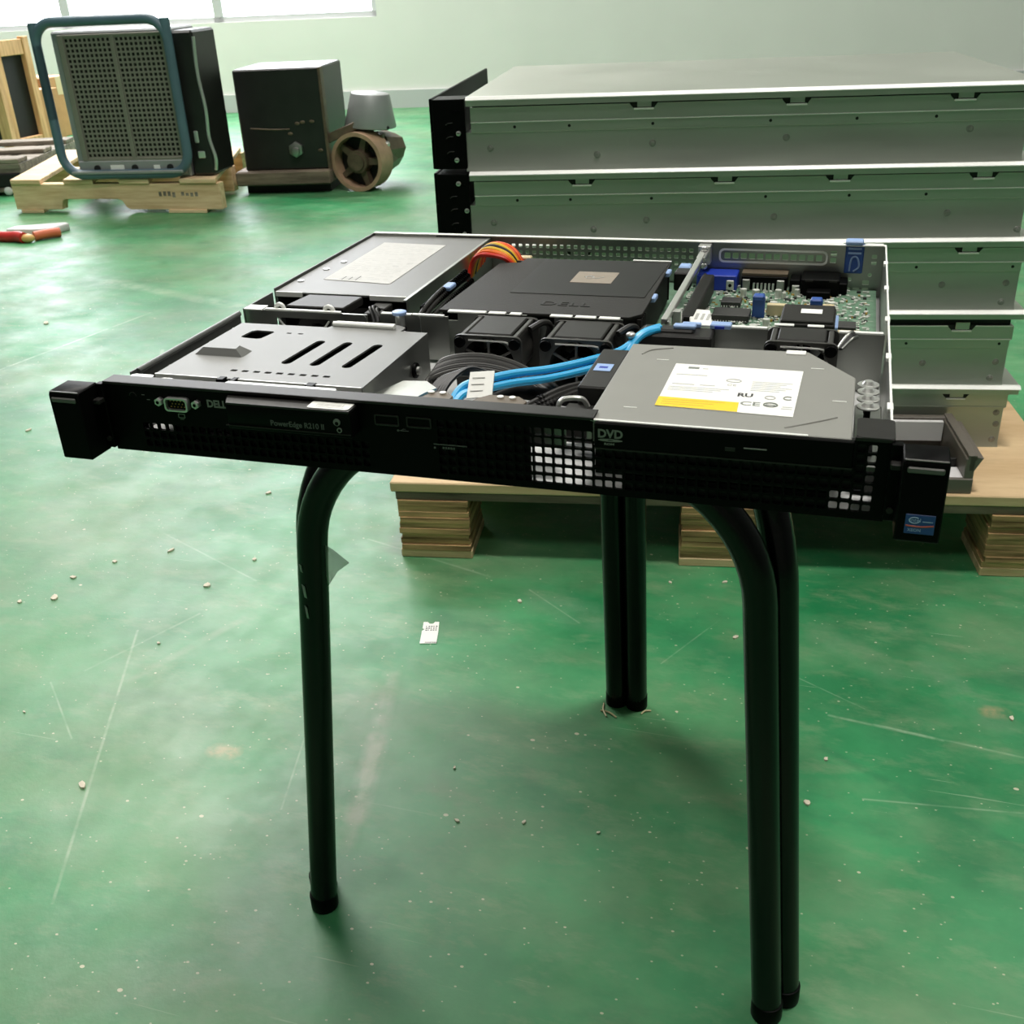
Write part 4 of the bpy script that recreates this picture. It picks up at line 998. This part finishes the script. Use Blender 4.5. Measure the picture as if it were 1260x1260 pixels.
MB().box(160, 186, -85, 80, 10, 70, 3).build('rail', 'crate', CR); MB().box(160, 186, -85, 80, 440, 510, 3).build('rail', 'crate', CR)
TP = thing('timber_post', 'pale timber post standing in front of the open crate', 'post', (-3490, 3905, 0), 10)
MB().box(-26, 26, -20, 20, 0, 470, 2).build('post', 'crate', TP)
for x, y, sx, sy, sz, rz, lab in ((-3770, 4400, 300, 165, 260, -5, 'brown cardboard box just behind the open timber crate'), (-3870, 4650, 300, 220, 300, -8, 'farther brown cardboard box seen through the tube frame of the grille cabinet')):
    t = thing('cardboard_box', lab, 'box', (x, y, 0), rz, 'boxes behind the timber crate')
    MB().box(-sx/2, sx/2, -sy/2, sy/2, 0, sz, 3).build('carton', 'card', t)
    MB().box(-sx/2-1, sx/2+1, -22, 22, sz*.7, sz+1.2).build('tape_strip', 'beige', t)
LN = thing('timber_plank', 'loose timber plank lying on the floor behind the grille cabinet', 'plank', (-3260, 4140, 0), 116)
MB().box(-150, 150, -35, 35, 0, 55, 3).build('board', 'pine', LN)

# pliers and a white strip on the floor
PLI = thing('pliers', 'red and orange handled pliers lying on the floor at the far left', 'tool', (-2120, 2290, 0), 12)
b = MB().tube([(-64, 16, 14), (-30, 6, 15), (0, 0, 17), (30, -16, 16)], 17, 12); b.build('grip', 'redgrip', PLI)
b = MB().tube([(52, 8, 15), (85, 40, 16), (112, 62, 15)], 15, 12); b.build('grip', 'orange', PLI)
MB().ball((42, -14, 14), 17, sc=(1.3, 1, .8)).build('joint', 'amber', PLI)
MB().tube([(-66, 16, 10), (-84, 18, 10)], 10, 10, smooth=0).build('jaw', 'dark', PLI)
WS = MB().prism([(-2225, 2362), (-2130, 2370), (-2070, 2392), (-2062, 2470), (-2085, 2482), (-2225, 2412)], 0, 22, bev=2).build('plastic_strip', 'foam')
tag(WS, 'flat white plastic strip on the floor behind the red pliers', 'strip')

# scrap of printed label on the floor, debris chips
PS = thing('paper_scrap', 'torn white label scrap with black print lying on the green floor', 'paper', (-29, 497, 0), 15)
b = MB().plate([(-10, -23), (10, -23), (10, 4), (9, 23), (4, 23), (2, 19), (-2, 19), (-5, 23), (-10, 23), (-10, 10), (-7, 7), (-10, 4)], [], .8, X=Matrix.Translation((0, 0, .6)))
r5 = random.Random(2)
for i in range(5):
    for j in range(3): b.box(-6+i*3, -6+i*3+r5.uniform(1, 2.4), 4+j*4, 6+j*4, 1, 1.1, m=1)
b.box(-4, 10, -21.5, -20.4, .9, 1.12, m=1)
b.build('sheet', ['white', 'inkdark'], PS)
spots = [(-270, 159, 9), (-540, 459, 9), (-550, 510, 7), (-579, 440, 6), (-357, 533, 9), (-460, 606, 8), (-342, 399, 5), (-411, 245, 4), (420, 311, 7), (434, 378, 5), (614, 488, 6), (-414, 803, 8), (-978, 944, 9), (-964, 1203, 10), (298, 693, 6), (231, 677, 5), (325, 571, 6), (109, 207, 4), (56, 590, 6), (82, 276, 3), (-1407, 1529, 14), (170, 221, 3), (-520, 560, 6), (-330, 610, 6), (240, 225, 3), (410, 250, 3)]
for i, (x, y, r) in enumerate(spots):
    n = r5.randint(5, 7); a0 = r5.random()*6; el = r5.uniform(.45, .8); pts = []
    for k in range(n):
        a = 2*PI*k/n+r5.uniform(-.25, .25); rr = .78*r*r5.uniform(.6, 1.1); u, v = rr*math.cos(a), rr*el*math.sin(a)
        pts.append((u*math.cos(a0)-v*math.sin(a0), u*math.sin(a0)+v*math.cos(a0)))
    o = MB().prism(pts, 0, 1.2+r*.12).build('debris_chip', 'chippale'); o.location = (x*S, y*S, 0)
    tag(o, 'tiny pale chip of debris lying loose on the green floor', 'debris', 'pale chips scattered on the floor')
# brittle bits of straw by the feet of the stool
for i, (x, y, a, l) in enumerate(((207, 402, 1.9, 22), (212, 396, -.4, 20), (250, 408, .7, 12))):
    o = MB().tube([(-l/2, 0, 1), (0, 2, 1.6), (l/2, 0, 1)], .9, 6).build('straw_bit', 'beige'); o.location = (x*S, y*S, 0); o.rotation_euler = (0, 0, a)
    tag(o, 'thin straw bit by the rear stool feet', 'debris', 'straw bits by the rear stool feet')

# ------------------------------------------------------------------ camera, view
cam = bpy.data.cameras.new('camera'); cam.sensor_width = 36; cam.lens = 1298.848/1260*36; cam.clip_start = .02; cam.clip_end = 60
co = bpy.data.objects.new('camera', cam); C.objects.link(co)
r_, d_, f_ = (Vector(v) for v in ((0.95559863, 0.29172972, -0.04153347), (0.09798459, -0.44751272, -0.88889335), (-0.27790336, 0.84535562, -0.45622756)))
Mx = Matrix((( r_.x, -d_.x, -f_.x, .40403), (r_.y, -d_.y, -f_.y, -.482718), (r_.z, -d_.z, -f_.z, .704891), (0, 0, 0, 1)))
co.matrix_world = Mx
cam.dof.use_dof = True; cam.dof.focus_distance = .72; cam.dof.aperture_fstop = 40
sc = bpy.context.scene; sc.camera = co
w = bpy.data.worlds.new('world'); sc.world = w; w.use_nodes = True
w.node_tree.nodes['Background'].inputs[0].default_value = (.9, .95, 1, 1); w.node_tree.nodes['Background'].inputs[1].default_value = .3
sc.view_settings.view_transform = 'Standard'; sc.view_settings.look = 'None'; sc.view_settings.gamma = 1; sc.view_settings.use_curve_mapping = False
sc.view_settings.exposure = EXPO
